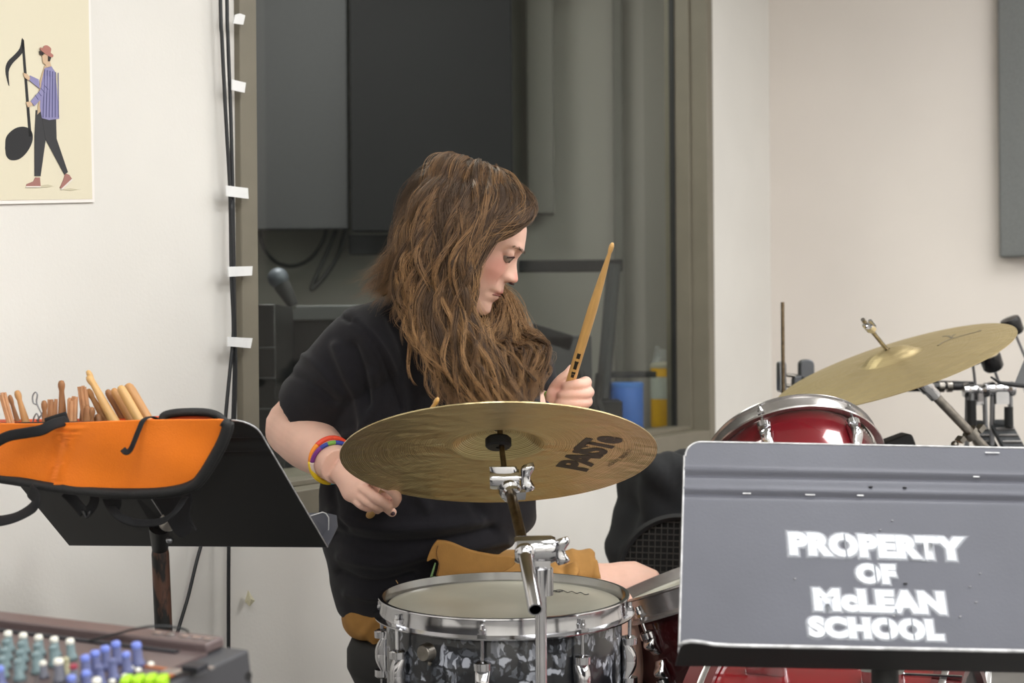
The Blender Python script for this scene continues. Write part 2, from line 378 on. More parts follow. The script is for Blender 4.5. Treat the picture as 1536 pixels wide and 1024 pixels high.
# ------------------------------------------------------------------ things on the walls
M['apanel'] = mat('apanel', (116, 118, 117), .95, var=.14, scale=220, bump=.5)
a = rp(1499, 386, .05)
mb = MB(); s0 = 0; tl = (a-CORNER).dot(Ew); zb = a.z
mb.box(CORNER+Ew*(tl+.6)-Dw*.027+Vector((0, 0, zb+.75)), (.05, 1.2, 1.5), RW)
tag(mb.build('acoustic_panel', M['apanel'], bevel=.006), 'mottled grey acoustic wall panel on the right wall', 'acoustic panel')

# poster with a walking man carrying a music note
pr = empty('poster', wp(60, 302, .002), label='cream poster of a man carrying a giant music note', cat='poster')
def wpoly(name, pts, t, m, parent, th=.0006, sub=0):
    if sub:
        P = np.array(pts+[pts[0]], float); P = catmull(P, sub)[:-1]; pts = [tuple(p) for p in P]
    a = [wp(x, y, t) for x, y in pts]; b = [p-Ew*th for p in a]; n = len(a)
    return MB().add(a+b, [tuple(range(n)), tuple(range(2*n-1, n-1, -1))]+[(i, i+n, (i+1) % n+n, (i+1) % n) for i in range(n)]).build(name, m, parent)
C = {k: mat('ink_'+k, v, .7) for k, v in dict(paper=(238, 232, 228), cream=(221, 213, 190), note=(34, 34, 37), skin=(205, 175, 145), shirt=(140, 136, 178), stripe=(98, 98, 140), pants=(52, 52, 55), shoe=(160, 112, 104), hat=(172, 115, 104), hair=(40, 30, 30), tan=(190, 165, 135), shade=(200, 191, 165), white=(225, 218, 210)).items()}
wpoly('sheet', [(-40, 307), (142, 303), (135, -40), (-46, -40)], .004, C['paper'], pr, .003)
wpoly('picture', [(-40, 301), (138.5, 298.5), (132, -40), (-46, -40)], .0047, C['cream'], pr)
T0 = .0054
wpoly('note_head', [(8, 222), (10, 205), (22, 193), (36, 190), (47, 196), (49, 210), (42, 226), (30, 238), (17, 240), (10, 234)], T0, C['note'], pr, sub=5)
wpoly('note_stem', [(32.5, 60), (36, 60), (47.5, 205), (43.5, 205)], T0, C['note'], pr)
wpoly('note_flag', [(33.5, 57), (36, 62), (35, 76), (29, 85), (19, 95), (13, 108), (14, 129), (10, 116), (8.5, 103), (12, 92), (22, 82), (30, 72)], T0, C['note'], pr, sub=3)
wpoly('hand', [(35, 109), (41, 111), (46, 117), (43, 121), (37, 116)], T0+.0012, C['skin'], pr)
wpoly('hand', [(39, 153), (47, 152), (49, 158), (42, 161)], T0+.0012, C['skin'], pr)
wpoly('leg', [(54, 165), (67, 167), (70, 200), (61, 264), (52, 264), (52, 205)], T0+.0004, C['pants'], pr)
wpoly('leg', [(62, 168), (84, 170), (85, 208), (102, 258), (97, 262), (68, 208)], T0+.0006, C['pants'], pr)
wpoly('shoe', [(53, 266), (60, 266), (61, 279), (39, 280), (40, 276), (50, 272)], T0+.0006, C['shoe'], pr)
wpoly('shoe', [(98, 260), (104, 262), (108, 268), (93, 283), (90, 281), (95, 270)], T0+.0006, C['shoe'], pr)
wpoly('shoe_sole', [(39, 279), (61, 279), (61, 281), (39, 281)], T0+.0009, C['white'], pr)
wpoly('shoe_sole', [(108, 268), (109, 270), (93, 285), (91, 284)], T0+.0009, C['white'], pr)
wpoly('undershirt', [(67, 98), (76, 98), (74, 120), (62, 166), (56, 172), (58, 150), (60, 120)], T0+.0006, C['tan'], pr)
wpoly('shirt_body', [(67, 102), (77, 99), (83, 108), (86, 140), (89, 178), (74, 180), (63, 177), (60, 160), (62, 125)], T0+.0009, C['shirt'], pr)
wpoly('sleeve', [(45, 113), (58, 119), (60, 133), (51, 126), (44, 120)], T0+.0012, C['shirt'], pr)
wpoly('sleeve', [(68, 113), (79, 116), (74, 135), (52, 159), (46, 152), (60, 136)], T0+.0015, C['shirt'], pr)
for i in range(6):
    x = 63+i*4; wpoly('stripe', [(x+4, 104+i), (x+5, 104+i), (x+2.5+i*.6, 176), (x+1.5+i*.6, 176)], T0+.0018, C['stripe'], pr)
for i in range(4):
    wpoly('stripe', [(66-i*4.5, 127+i*5), (67-i*4.5, 128+i*5), (73-i*5, 134+i*5), (72-i*5, 134+i*5)], T0+.0021, C['stripe'], pr)
wpoly('neck', [(67, 93), (75, 92), (77, 100), (70, 102)], T0+.0009, C['skin'], pr)
wpoly('face', [(63, 82), (73, 80), (75, 92), (70, 97), (65, 95)], T0+.0012, C['skin'], pr)
wpoly('hair', [(59, 76), (66, 78), (65, 83), (60, 82)], T0+.0015, C['hair'], pr); wpoly('hair', [(72, 82), (77, 86), (75, 92), (72, 92)], T0+.0015, C['hair'], pr)
wpoly('hat', [(60, 71), (65, 72), (66, 69), (71, 68), (77, 73), (76, 79), (80, 82), (79, 86), (73, 84), (62, 76)], T0+.0018, C['hat'], pr, sub=2)
wpoly('floor_shade', [(61, 278), (72, 276.5), (80, 279), (70, 281), (60, 281)], T0, C['shade'], pr); wpoly('floor_shade', [(93, 284), (105, 282), (117, 284), (105, 286)], T0, C['shade'], pr)

# cables and white tape down the left jamb
M['cab'] = mat('cab', (22, 24, 28), .45)
TC = .022
def wcable(pts, r, t, label): return cable('audio_cable', [wp(x, y, t) for x, y in pts], r, M['cab'], label)
wcable([(322, -700), (330, -40), (333, 60), (339, 180), (345, 290), (347, 410), (350, 480), (349, 515), (343, 575), (336, 650)], .0035, TC, 'black cable left of the window frame, swerving left below the last tape')
wcable([(334, -700), (340, -40), (342, 60), (346, 170), (349, 290), (351, 410), (352, 515), (351, 580), (347, 700), (343, 830), (343, 1060)], .0035, TC, 'black cable hugging the window frame and dropping straight to the floor')
wcable([(345, 660), (335, 720), (301, 820), (282, 895), (262, 965), (250, 1040)], .0032, TC, 'thin black cable slanting down the wall under the left music stand')
wcable([(347, 300), (350, 410), (353, 500), (354, 560), (352, 640), (349, 740)], .0026, TC+.004, 'thinnest black cable along the window frame between the lower tapes')
M['tape'] = mat('tape', (232, 232, 232), .7, var=.04, scale=40)
for pts, lab in ((((353, 22), (360, 20), (368, 23), (365, 37), (350, 35)), 'crumpled scrap of white tape at the top of the window frame'),
                 (((348, 119), (369, 124), (367, 139), (348, 135)), 'white tape tab on the window frame, second from the top'),
                 (((339, 278), (372, 282), (373, 298), (340, 294)), 'white tape strip across cables level with the poster bottom'),
                 (((342, 400), (379, 399), (378, 413), (343, 415)), 'white tape strip across cables level with the chin of the player'),
                 (((342, 505), (379, 507), (376, 522), (342, 519)), 'lowest white tape strip across the cables on the window frame')):
    tag(wpoly('tape_strip', list(pts), TC+.009, M['tape'], None, .002), lab, 'tape')
c = wp(375, 897, .012)
mb = MB(); mb.add([c+Vector(p) for p in ((-.010, 0, -.006), (0, -.006, -.014), (.010, -.004, -.004), (.003, -.012, .001), (-.003, -.002, .016), (-.001, .01, 0))], [(0, 1, 3), (1, 2, 3), (2, 4, 3), (4, 0, 3), (0, 1, 5), (1, 2, 5), (2, 4, 5), (4, 0, 5)])
tag(mb.build('paper_scrap', mat('scrap', (214, 208, 180), .7)), 'small torn scrap of yellowed tape stuck low on the wall', 'scrap')
# ------------------------------------------------------------------ drum materials
def pearl():
    m = bpy.data.materials.new('black_pearl'); m.use_nodes = True; nt = m.node_tree; b = nt.nodes['Principled BSDF']; L = nt.links.new
    tc = nt.nodes.new('ShaderNodeTexCoord'); n = nt.nodes.new('ShaderNodeTexNoise'); n.inputs['Scale'].default_value = 26; n.inputs['Detail'].default_value = 3
    L(tc.outputs['Object'], n.inputs['Vector'])
    add = nt.nodes.new('ShaderNodeVectorMath'); add.operation = 'MULTIPLY_ADD'; add.inputs[1].default_value = (.035, .035, .035)
    L(n.outputs['Color'], add.inputs[0]); L(tc.outputs['Object'], add.inputs[2])
    v = nt.nodes.new('ShaderNodeTexVoronoi'); v.inputs['Scale'].default_value = 46; L(add.outputs[0], v.inputs['Vector'])
    w = nt.nodes.new('ShaderNodeTexWave'); w.inputs['Scale'].default_value = 30; w.inputs['Distortion'].default_value = 9; w.inputs['Detail'].default_value = 3; w.inputs['Detail Scale'].default_value = 2.5
    L(add.outputs[0], w.inputs['Vector'])
    v2 = nt.nodes.new('ShaderNodeTexVoronoi'); v2.inputs['Scale'].default_value = 95; mp2 = nt.nodes.new('ShaderNodeMapping'); mp2.inputs['Scale'].default_value = (1.7, 1.7, .8); mp2.inputs['Rotation'].default_value = (.5, .6, .3)
    L(add.outputs[0], mp2.inputs[0]); L(mp2.outputs[0], v2.inputs['Vector']); sp = nt.nodes.new('ShaderNodeSeparateColor'); L(v.outputs['Color'], sp.inputs[0]); sp2 = nt.nodes.new('ShaderNodeSeparateColor'); L(v2.outputs['Color'], sp2.inputs[0])
    ed = nt.nodes.new('ShaderNodeTexVoronoi'); ed.feature = 'DISTANCE_TO_EDGE'; ed.inputs['Scale'].default_value = 46; L(add.outputs[0], ed.inputs['Vector'])
    em = nt.nodes.new('ShaderNodeMapRange'); em.inputs['From Max'].default_value = .12; em.inputs['To Min'].default_value = .25; L(ed.outputs['Distance'], em.inputs['Value'])
    m0 = nt.nodes.new('ShaderNodeMath'); m0.operation = 'POWER'; m0.inputs[1].default_value = 1.2; L(sp.outputs[0], m0.inputs[0])
    m1 = nt.nodes.new('ShaderNodeMath'); m1.operation = 'MULTIPLY_ADD'; m1.inputs[1].default_value = .9; m1.inputs[2].default_value = .25; L(sp2.outputs[1], m1.inputs[0])
    m2 = nt.nodes.new('ShaderNodeMath'); m2.operation = 'MULTIPLY'; L(m0.outputs[0], m2.inputs[0]); L(m1.outputs[0], m2.inputs[1])
    mul = nt.nodes.new('ShaderNodeMath'); mul.operation = 'MULTIPLY'; L(m2.outputs[0], mul.inputs[0]); L(em.outputs[0], mul.inputs[1])
    r = nt.nodes.new('ShaderNodeValToRGB'); e = r.color_ramp.elements; e[0].position = .12; e[0].color = (.008, .009, .012, 1); e[1].position = .52; e[1].color = (.42, .44, .50, 1)
    k = r.color_ramp.elements.new(.2); k.color = (.03, .034, .042, 1); k = r.color_ramp.elements.new(.36); k.color = (.14, .15, .18, 1)
    L(mul.outputs[0], r.inputs[0]); L(r.outputs[0], b.inputs['Base Color'])
    b.inputs['Roughness'].default_value = .35; b.inputs['Coat Weight'].default_value = .6; b.inputs['Coat Roughness'].default_value = .05; b.inputs['Specular IOR Level'].default_value = .4
    return m
M['pearl'] = pearl()
M['redshell'] = mat('redshell', (120, 22, 32), .22, .25, var=.12, scale=5, coat=1.0)
M['darkred'] = mat('darkred', (62, 10, 14), .25, .2, var=.15, scale=6, coat=.8)
M['head'] = mat('head', (182, 180, 166), .3, var=.10, scale=9, bump=.1)
M['headwood'] = mat('headwood', (150, 115, 80), .5, var=.25, scale=8)
M['silverhoop'] = mat('silverhoop', (176, 172, 170), .25, .85, var=.1, scale=30)

def cym_mat(name, base, dark, rings=70., ringamt=.5, stretch=1.0, rough=.32, patchy=.3):
    m = bpy.data.materials.new(name); m.use_nodes = True; nt = m.node_tree; b = nt.nodes['Principled BSDF']; L = nt.links.new
    tc = nt.nodes.new('ShaderNodeTexCoord'); sp = nt.nodes.new('ShaderNodeVectorMath'); sp.operation = 'MULTIPLY'; sp.inputs[1].default_value = (1, 1, 0)
    L(tc.outputs['Object'], sp.inputs[0]); ln = nt.nodes.new('ShaderNodeVectorMath'); ln.operation = 'LENGTH'; L(sp.outputs[0], ln.inputs[0])
    n = nt.nodes.new('ShaderNodeTexNoise'); n.inputs['Scale'].default_value = 22; n.inputs['Detail'].default_value = 2; L(tc.outputs['Object'], n.inputs['Vector'])
    ma = nt.nodes.new('ShaderNodeMath'); ma.operation = 'MULTIPLY_ADD'; ma.inputs[1].default_value = .003; L(n.outputs[0], ma.inputs[0]); L(ln.outputs['Value'], ma.inputs[2])
    cx = nt.nodes.new('ShaderNodeCombineXYZ'); L(ma.outputs[0], cx.inputs[0])
    rn = nt.nodes.new('ShaderNodeTexNoise'); rn.inputs['Scale'].default_value = rings*6; rn.inputs['Detail'].default_value = 2; L(cx.outputs[0], rn.inputs['Vector'])
    w = nt.nodes.new('ShaderNodeMath'); w.operation = 'SINE'; w2 = nt.nodes.new('ShaderNodeMath'); w2.operation = 'MULTIPLY'; w2.inputs[1].default_value = rings*2*PI*4.4; L(ma.outputs[0], w2.inputs[0]); L(w2.outputs[0], w.inputs[0])
    hm = nt.nodes.new('ShaderNodeTexNoise'); hm.inputs['Scale'].default_value = 30; hm.inputs['Detail'].default_value = 1; mp = nt.nodes.new('ShaderNodeMapping'); mp.inputs['Scale'].default_value = (1.0, 1.4, 1); L(tc.outputs['Object'], mp.inputs[0]); L(mp.outputs[0], hm.inputs['Vector'])
    pn = nt.nodes.new('ShaderNodeTexNoise'); pn.inputs['Scale'].default_value = 5; pn.inputs['Detail'].default_value = 3; L(tc.outputs['Object'], pn.inputs['Vector'])
    mixf = nt.nodes.new('ShaderNodeMath'); mixf.operation = 'MULTIPLY_ADD'; mixf.inputs[1].default_value = .16; L(w.outputs[0], mixf.inputs[0]); L(rn.outputs[0], mixf.inputs[2])
    m3 = nt.nodes.new('ShaderNodeMath'); m3.operation = 'MULTIPLY_ADD'; m3.inputs[1].default_value = patchy; L(pn.outputs[0], m3.inputs[0]); L(mixf.outputs[0], m3.inputs[2])
    r = nt.nodes.new('ShaderNodeValToRGB'); r.color_ramp.elements[0].position = .38; r.color_ramp.elements[1].position = .85
    r.color_ramp.elements[0].color = (*srgb(*dark), 1); r.color_ramp.elements[1].color = (*srgb(*base), 1); L(m3.outputs[0], r.inputs[0]); L(r.outputs[0], b.inputs['Base Color'])
    b.inputs['Metallic'].default_value = .85; b.inputs['Roughness'].default_value = rough
    b1 = nt.nodes.new('ShaderNodeBump'); b1.inputs['Strength'].default_value = ringamt; b1.inputs['Distance'].default_value = .0006; L(mixf.outputs[0], b1.inputs['Height'])
    b2 = nt.nodes.new('ShaderNodeBump'); b2.inputs['Strength'].default_value = .8; b2.inputs['Distance'].default_value = .0045; L(hm.outputs[0], b2.inputs['Height']); L(b1.outputs[0], b2.inputs['Normal']); L(b2.outputs[0], b.inputs['Normal'])
    return m
M['cym'] = cym_mat('cymbal_bronze', (228, 212, 166), (160, 140, 98), rings=90, ringamt=.8, patchy=.22)
M['cym2'] = cym_mat('cymbal_bronze_bright', (196, 178, 136), (170, 152, 112), ringamt=.12, rough=.5, patchy=.15)
M['ink'] = mat('ink', (26, 27, 28), .45)
M['inkgrey'] = mat('inkgrey', (104, 92, 66), .5)

def ring_prof(prof): return prof
def drum(name, label, cat, R, h, shell, headm, loc, rot, nlug=8, phase=0, hooph=.028, hoopm='chrome', lugl=.052, lugfmt='tube', group=None, two=True, knob=None, rod=.085):
    """local frame: z along the axis, batter head at z=0, shell goes to -h"""
    r = empty(name, loc, rot, label, cat, group)
    K = dict(parent=r, world=False)
    MB().lathe([(R-.006, -.004), (R, -.012), (R, -h+.012), (R-.006, -h+.004)], n=96).build('shell', shell, smooth='auto', **K)
    MB().lathe([(R*1.004, -.006), (R*.985, .0005), (R*.97, -.0015), (0, -.001)], n=96).build('drum_head', headm, smooth=True, **K)
    if two: MB().lathe([(R*1.004, -h+.006), (R*.985, -h-.0005), (R*.97, -h+.001), (0, -h)], n=72).build('drum_head', headm, smooth=True, **K)
    hm = M[hoopm]; Rh = R+.009
    def hoop(zt, sgn):
        p = [(Rh-.004, -.014), (Rh+.009, -.017), (Rh+.010, -.0145), (Rh+.001, -.011), (Rh-.0005, .000), (Rh-.0005, .0105), (Rh+.003, .0125), (Rh+.0025, .0145), (Rh-.003, .0145), (Rh-.0035, -.006)]
        p = [(a, zt+sgn*b*hooph/.0295) for a, b in p]
        return MB().lathe(p, n=120, close=True).build('hoop', hm, smooth='auto', **K)
    hoop(.0, 1)
    if two: hoop(-h, -1)
    for i in range(nlug):
        a = phase+2*PI*i/nlug; ca, sa = math.cos(a), math.sin(a); rad = Vector((ca, sa, 0)); tan = Vector((-sa, ca, 0)); Rm = Matrix((tan, rad, Vector((0, 0, 1)))).transposed()
        ends = [(-.0, 1)]+([(-h, -1)] if two else [])
        for z0, sg in ends:
            zl = z0-sg*rod
            mb = MB()
            lz = lugl
            # bowed lug casting: a curved bracket standing off the shell
            secs = []
            for t in np.linspace(0, 1, 9):
                z = zl-sg*t*lz; out = (.010+.012*math.sin(PI*min(1, t*1.15+.08)))*(1 if t < .9 else .7); wv = (.0115-.003*t)
                secs.append((rad*(R+out*.5)+Vector((0, 0, z)), tan*wv, rad*(out*.5+.0005)))
            mb.loft(secs, 16, 2, p=3.2)
            mb.lathe([(0, .0), (.0125, .0), (.0128, .010), (.0075, .013), (0, .013)], rad*(R+.011)+Vector((0, 0, zl-(0 if sg > 0 else 0))), Matrix.Diagonal((1, .8, sg)).to_3x3(), 16)
            lg = mb.build('lug', M['chrome'], smooth='auto', **K)
            mb = MB(); pr = rad*(Rh+.0035)
            mb.tube([pr+Vector((0, 0, z0-sg*.010)), rad*(R+.012)+Vector((0, 0, zl))], .0028, 8)
            mb.lathe([(0, 0), (.0052, 0), (.0052, .006), (.0035, .007), (.0033, .013), (0, .0135)], pr+Vector((0, 0, z0-sg*.008)), Matrix.Diagonal((1, 1, sg)).to_3x3(), 8)
            mb.box(pr+Vector((0, 0, z0-sg*.010)), (.012, .010, .005), Rm)
            mb.build('tension_rod', M['chrome'], smooth='auto', **K)
    return r

# ------------------------------------------------------------------ snare drum (front centre)
SN = at(756, 903, 2.35)
tl = Matrix.Rotation(math.radians(1.6), 3, 'X')
snare = drum('snare_drum', 'snare drum in black pearl wrap with chrome hoops in the foreground centre', 'drum', .1765, .165, M['pearl'], M['head'], SN, tl, 8, math.radians(-99), lugl=.060, rod=.058, hooph=.027)
a = math.radians(-127); rad = Vector((math.cos(a), math.sin(a), 0))
kb = MB(); Rk = rot_z_to(rad)
kb.lathe([(0, .012), (.0105, .012), (.0125, .009), (.0125, .0), (.014, -.002), (0, -.002)], rad*.1775+Vector((0, 0, -.042)), Rk, 28)
kb.lathe([(0, .006), (.003, .005), (.003, 0), (0, 0)], rad*.1765+Vector((.004, .0, -.058)), Rk, 10)
o = kb.build('muffler_knob', M['chromedull'], snare, smooth='auto', world=False)
# clips on the hoop + signature squiggle + moon of dark wear on the head
def squig(pts, z, m, parent, r=.0006, name='signature'):
    return MB().tube([(x, y, z) for x, y in pts], r, 6, 4).build(name, m, parent, world=False)
q = [(.075+.055*t, .085+.006*math.sin(t*26)-.03*t*t, ) for t in np.linspace(0, 1, 20)]
squig(q, .0002, M['ink'], snare); squig([(.073, .083), (.085, .095), (.092, .088), (.082, .080), (.075, .083)], .0002, M['ink'], snare)
# snare stand: basket arms and post
r = empty('snare_stand', SN+Vector((0, 0, -SN.z)), label='chrome basket stand under the black pearl snare drum', cat='stand')
mb = MB()
for k in range(3):
    a = math.radians(20+120*k); dv = Vector((math.cos(a), math.sin(a), 0)); base = Vector((SN.x, SN.y, .30))
    mb.tube([base, base+dv*.15+Vector((0, 0, .09)), base+dv*.172+Vector((0, 0, .12)), base+dv*.172+Vector((0, 0, .148))], .007, 8, 4)
mb.build('basket', M['chrome'], r, smooth=True)
MB().tube([(SN.x, SN.y, .1), (SN.x, SN.y, .33)], .012, 12).build('post', M['chrome'], r, smooth='auto')
for k in range(3):
    a = math.radians(60+120*k); dv = Vector((math.cos(a), math.sin(a), 0))
    MB().tube([Vector((SN.x, SN.y, .24)), Vector((SN.x, SN.y, .012))+dv*.24], .008, 8).build('leg', M['chrome'], r, smooth='auto')

# ------------------------------------------------------------------ cymbal (front) seen from below, tilted to the player
def cymbal(name, label, R, loc, rot, m, bell=.075, bellh=.022, bow=.018, group=None):
    r = empty(name, loc, rot, label, 'cymbal', group); pr = []
    for t in np.linspace(0, 1, 12): rr = .006+(bell*.92-.006)*t; pr.append((rr, bow+bellh*(1-(rr/bell)**2.6)))
    pr += [(bell*1.0, bow*.99+.0012), (bell*1.10, bow*.96)]
    for t in np.linspace(.02, 1, 26): rr = bell*1.1+(R-bell*1.1)*t; pr.append((rr, bow*(1-((rr-bell)/(R-bell))**1.7)))
    bot = [(a, b-.0014) for a, b in pr[::-1]]
    MB().lathe(pr+bot, n=160, close=True).build('bronze_disc', m, r, smooth='auto', world=False)
    return r, pr
CC = at(748, 684, 2.26)
phi = math.radians(22.4)
Rc = Matrix.Rotation(math.radians(-1.0), 3, 'Y') @ Matrix.Rotation(-phi, 3, 'X')
crash, cprof = cymbal('crash_cymbal', 'large worn bronze cymbal tilted over the snare, underside with dark lettering facing out', .2285, CC, Rc, M['cym'], bell=.064)
def surf_z(r):
    return float(np.interp(r, [a for a, b in cprof], [b for a, b in cprof]))-.0014
# lettering on the underside
def text_mesh(body, size, offset=0, shear=0, spacing=1.0):
    cu = bpy.data.curves.new('t', 'FONT'); cu.body = body; cu.size = size; cu.offset = offset; cu.shear = shear; cu.space_character = spacing
    cu.align_x = 'CENTER'; cu.align_y = 'CENTER'; cu.resolution_u = 4
    o = bpy.data.objects.new('t', cu); COL.objects.link(o); dg = bpy.context.evaluated_depsgraph_get(); dg.update()
    me = bpy.data.meshes.new_from_object(o.evaluated_get(dg)); bpy.data.objects.remove(o)
    return me
def subdiv(me, cuts=0, maxlen=None):
    bm = bmesh.new(); bm.from_mesh(me); bmesh.ops.triangulate(bm, faces=bm.faces)
    if maxlen:
        for _ in range(5):
            e = [x for x in bm.edges if x.calc_length() > maxlen]
            if not e: break
            bmesh.ops.subdivide_edges(bm, edges=e, cuts=1); bmesh.ops.triangulate(bm, faces=[f for f in bm.faces if len(f.verts) > 3])
    bm.to_mesh(me); bm.free()
# in the disc's own x/y as seen from below: camera right = +x, image down = +y (far side)
def letter_under(body, size, cx, cy, ang, name, m, wide=1.0, offset=0, shear=0, spacing=1, arc=0):
    me = text_mesh(body, size, offset, shear, spacing); subdiv(me, maxlen=.006); P = getco(me)
    c, s = math.cos(ang), math.sin(ang); x = P[:, 0]*wide; y = P[:, 1]
    if arc: y = y + arc*(x**2)
    # image-like frame: right, up -> disc x, -y
    X = cx + x*c - y*s; Y = cy - (x*s + y*c)
    Z = np.array([surf_z(math.hypot(a, b)) for a, b in zip(X, Y)])-.0004
    setco(me, np.stack([X, Y, Z], 1)); me.materials.append(m); return link(me, name, crash, world=False)
Rpx = .2285/237
tang = math.atan2(173, 55)
letter_under('PAiSTe', .064, 139*Rpx, 28*Rpx, tang, 'lettering', M['ink'], wide=1.0, offset=.0030, spacing=.84)
letter_under('HEAVY RIDE', .011, 182*Rpx, 52*Rpx, tang-.12, 'small_print', M['inkgrey'], spacing=1.1)
letter_under('BRONZE', .009, 192*Rpx, 20*Rpx, tang+.05, 'small_print', M['inkgrey'], spacing=1.3)

# stand with boom
cs = empty('cymbal_stand', Vector((at(811, 900, 2.07).x, at(811, 900, 2.07).y, 0)), label='chrome boom stand holding the cymbal in front of the snare drum', cat='cymbal stand')
nrm = Rc @ Vector((0, 0, 1))
hub = CC+nrm*.018
tilt_pt = at(757, 712, 2.235)
rod_d = (hub-tilt_pt).normalized()
MB().tube([tilt_pt-rod_d*.004, hub+nrm*.05], .0042, 12).build('cymbal_rod', M['oldmetal'], cs, smooth='auto')
mb = MB(); Rh_ = rot_z_to(nrm); cB = CC+nrm*(.018+.001)
mb.lathe([(.0165, -.006), (.019, -.003), (.019, .007), (.016, .010), (.004, .010), (.004, -.006)], cB, Rh_, 28, close=True)
mb.build('felt_washer', M['rubber'], cs, smooth='auto')
mb = MB(); mb.lathe([(.005, 0), (.015, 0), (.015, .012), (.005, .012)], CC+nrm*.046, Rh_, 24, close=True); mb.build('top_felt', M['rubber'], cs, smooth='auto')
# tilter: split ratchet housing
T = tilt_pt; ar = at(765, 735, 2.225)
mb = MB(); R3 = Matrix.Identity(3)
mb.loft([(T+Vector((-.004, 0, .012)), (.019, 0, 0), (0, .011, 0)), (T+Vector((-.002, 0, .010)), (.020, 0, 0), (0, .012, 0)), (T+Vector((.001, 0, -.012)), (.018, 0, 0), (0, .012, 0)), (T+Vector((.006, 0, -.024)), (.012, 0, 0), (0, .010, 0))], 24, 3, p=4)
mb.lathe([(0, -.021), (.014, -.021), (.015, -.017), (.015, .017), (.014, .021), (0, .021)], T+Vector((0, 0, -.006)), Matrix.Rotation(PI/2, 3, 'Y'), 28)
mb.build('tilter', M['chrome'], cs, smooth='auto')
def wingnut(c, d, R0, parent, span=.034, name='wing_nut'):
    mb = MB(); d = Vector(d).normalized(); Rm = rot_z_to(d, R0)
    mb.tube([c, c+d*.012], .0042, 10)
    mb.loft([(c+d*.010+Rm @ Vector((0, -span/2, .006)), Rm @ Vector((.006, 0, 0)), Rm @ Vector((0, .002, .007))),
             (c+d*.012+Rm @ Vector((0, -span/3, .003)), Rm @ Vector((.0085, 0, 0)), Rm @ Vector((0, 0, .010))),
             (c+d*.012, Rm @ Vector((.007, 0, 0)), Rm @ Vector((0, 0, .007))),
             (c+d*.012+Rm @ Vector((0, span/3, .003)), Rm @ Vector((.0085, 0, 0)), Rm @ Vector((0, 0, .010))),
             (c+d*.010+Rm @ Vector((0, span/2, .006)), Rm @ Vector((.006, 0, 0)), Rm @ Vector((0, .002, .007)))], 14, 4, p=2.6)
    return mb.build(name, M['chrome'], parent, smooth='auto')
wingnut(T+Vector((.018, 0, -.004)), (1, 0, 0), (0, 1, 0), cs, .040)
J = at(800, 822, 2.085)      # boom joint
bd = (ar-J).normalized()
mb = MB(); Rb = rot_z_to(bd)
mb.lathe([(0, 0), (.012, 0), (.0145, .004), (.012, .008), (.016, .011), (.016, .019), (.0125, .022), (0, .022)], ar-bd*.016, Rb, 24)
mb.box(ar-bd*.004+Vector((.014, -.006, -.004)), (.014, .012, .008), Rb)
mb.build('boom_collar', M['chrome'], cs, smooth='auto')
tail = at(803, 914, 1.93)
J2 = at(787, 829, 2.03)
MB().tube([J+Vector((-.012, -.01, 0)), ar], .0075, 16).build('boom_arm', M['oldmetal'], cs, smooth='auto')
mb = MB(); td = (tail-J2).normalized()
mb.lathe([(.0092, 0), (.0092, (tail-J2).length), (.0076, (tail-J2).length), (.0076, (tail-J2).length-.05), (0, (tail-J2).length-.05)], J2, rot_z_to(td), 24)
mb.build('boom_tail', M['chrome'], cs, smooth='auto')
pole = Vector((at(811, 900, 2.075).x, 2.075, 0))
mb = MB()
Jc = Vector((pole.x-.004, 2.072, J.z))
mb.lathe([(0, -.030), (.016, -.030), (.0185, -.026), (.0185, .018), (.016, .024), (0, .024)], Jc, Matrix.Rotation(PI/2, 3, 'Y'), 30)
mb.lathe([(0, -.005), (.017, -.005), (.017, .03), (.0125, .034), (0, .034)], Vector((pole.x, 2.072, J.z-.055)), None, 24)
mb.box(Vector((pole.x, 2.072, J.z-.02)), (.026, .024, .04))
mb.ball(J2, .0135)
mb.build('boom_joint', M['chrome'], cs, smooth='auto')
wingnut(Jc+Vector((.018, 0, -.002)), (1, 0, 0), (0, 1, 0), cs, .034)
MB().tube([Vector((pole.x, 2.072, J.z-.03)), Vector((pole.x, 2.072, .42))], .0078, 20).build('upper_tube', M['chrome'], cs, smooth='auto')
MB().tube([Vector((pole.x, 2.072, .43)), Vector((pole.x, 2.072, .12))], .0115, 20).build('lower_tube', M['chrome'], cs, smooth='auto')
MB().lathe([(.0, 0), (.017, 0), (.017, .03), (0, .03)], (pole.x, 2.072, .41), None, 20).build('height_clamp', M['chrome'], cs, smooth='auto')
for k in range(3):
    a = math.radians(-80+120*k); dv = Vector((math.cos(a), math.sin(a), 0)); b = Vector((pole.x, 2.072, 0))
    lg = MB().tube([b+Vector((0, 0, .33)), b+dv*.25+Vector((0, 0, .015))], .008, 8).build('leg', M['chrome'], cs, smooth='auto')
    MB().ball(b+dv*.25+Vector((0, 0, .014)), .014).build('rubber_foot', M['rubber'], cs, smooth=True)

# ------------------------------------------------------------------ the red kit at the right
# tom lying tipped away: axis points up and away
def axis_rot(imx, imz, away, xref=(1, 0, 0)):
    return rot_z_to(Vector((imx, away, imz)), xref)
TC0 = at(1196, 692, 2.86)
axd = Vector((-.06, .70, .71))
tom = drum('tom_drum', 'glossy red tom drum with chrome hoop, tipped back behind the lettered music stand', 'drum', .150, .24, M['redshell'], M['head'], TC0+Vector((0, .05, 0)), rot_z_to(axd, (1, 0, 0)), 6, math.radians(-91+33), lugl=.052, rod=.042, hoopm='silverhoop', hooph=.034)
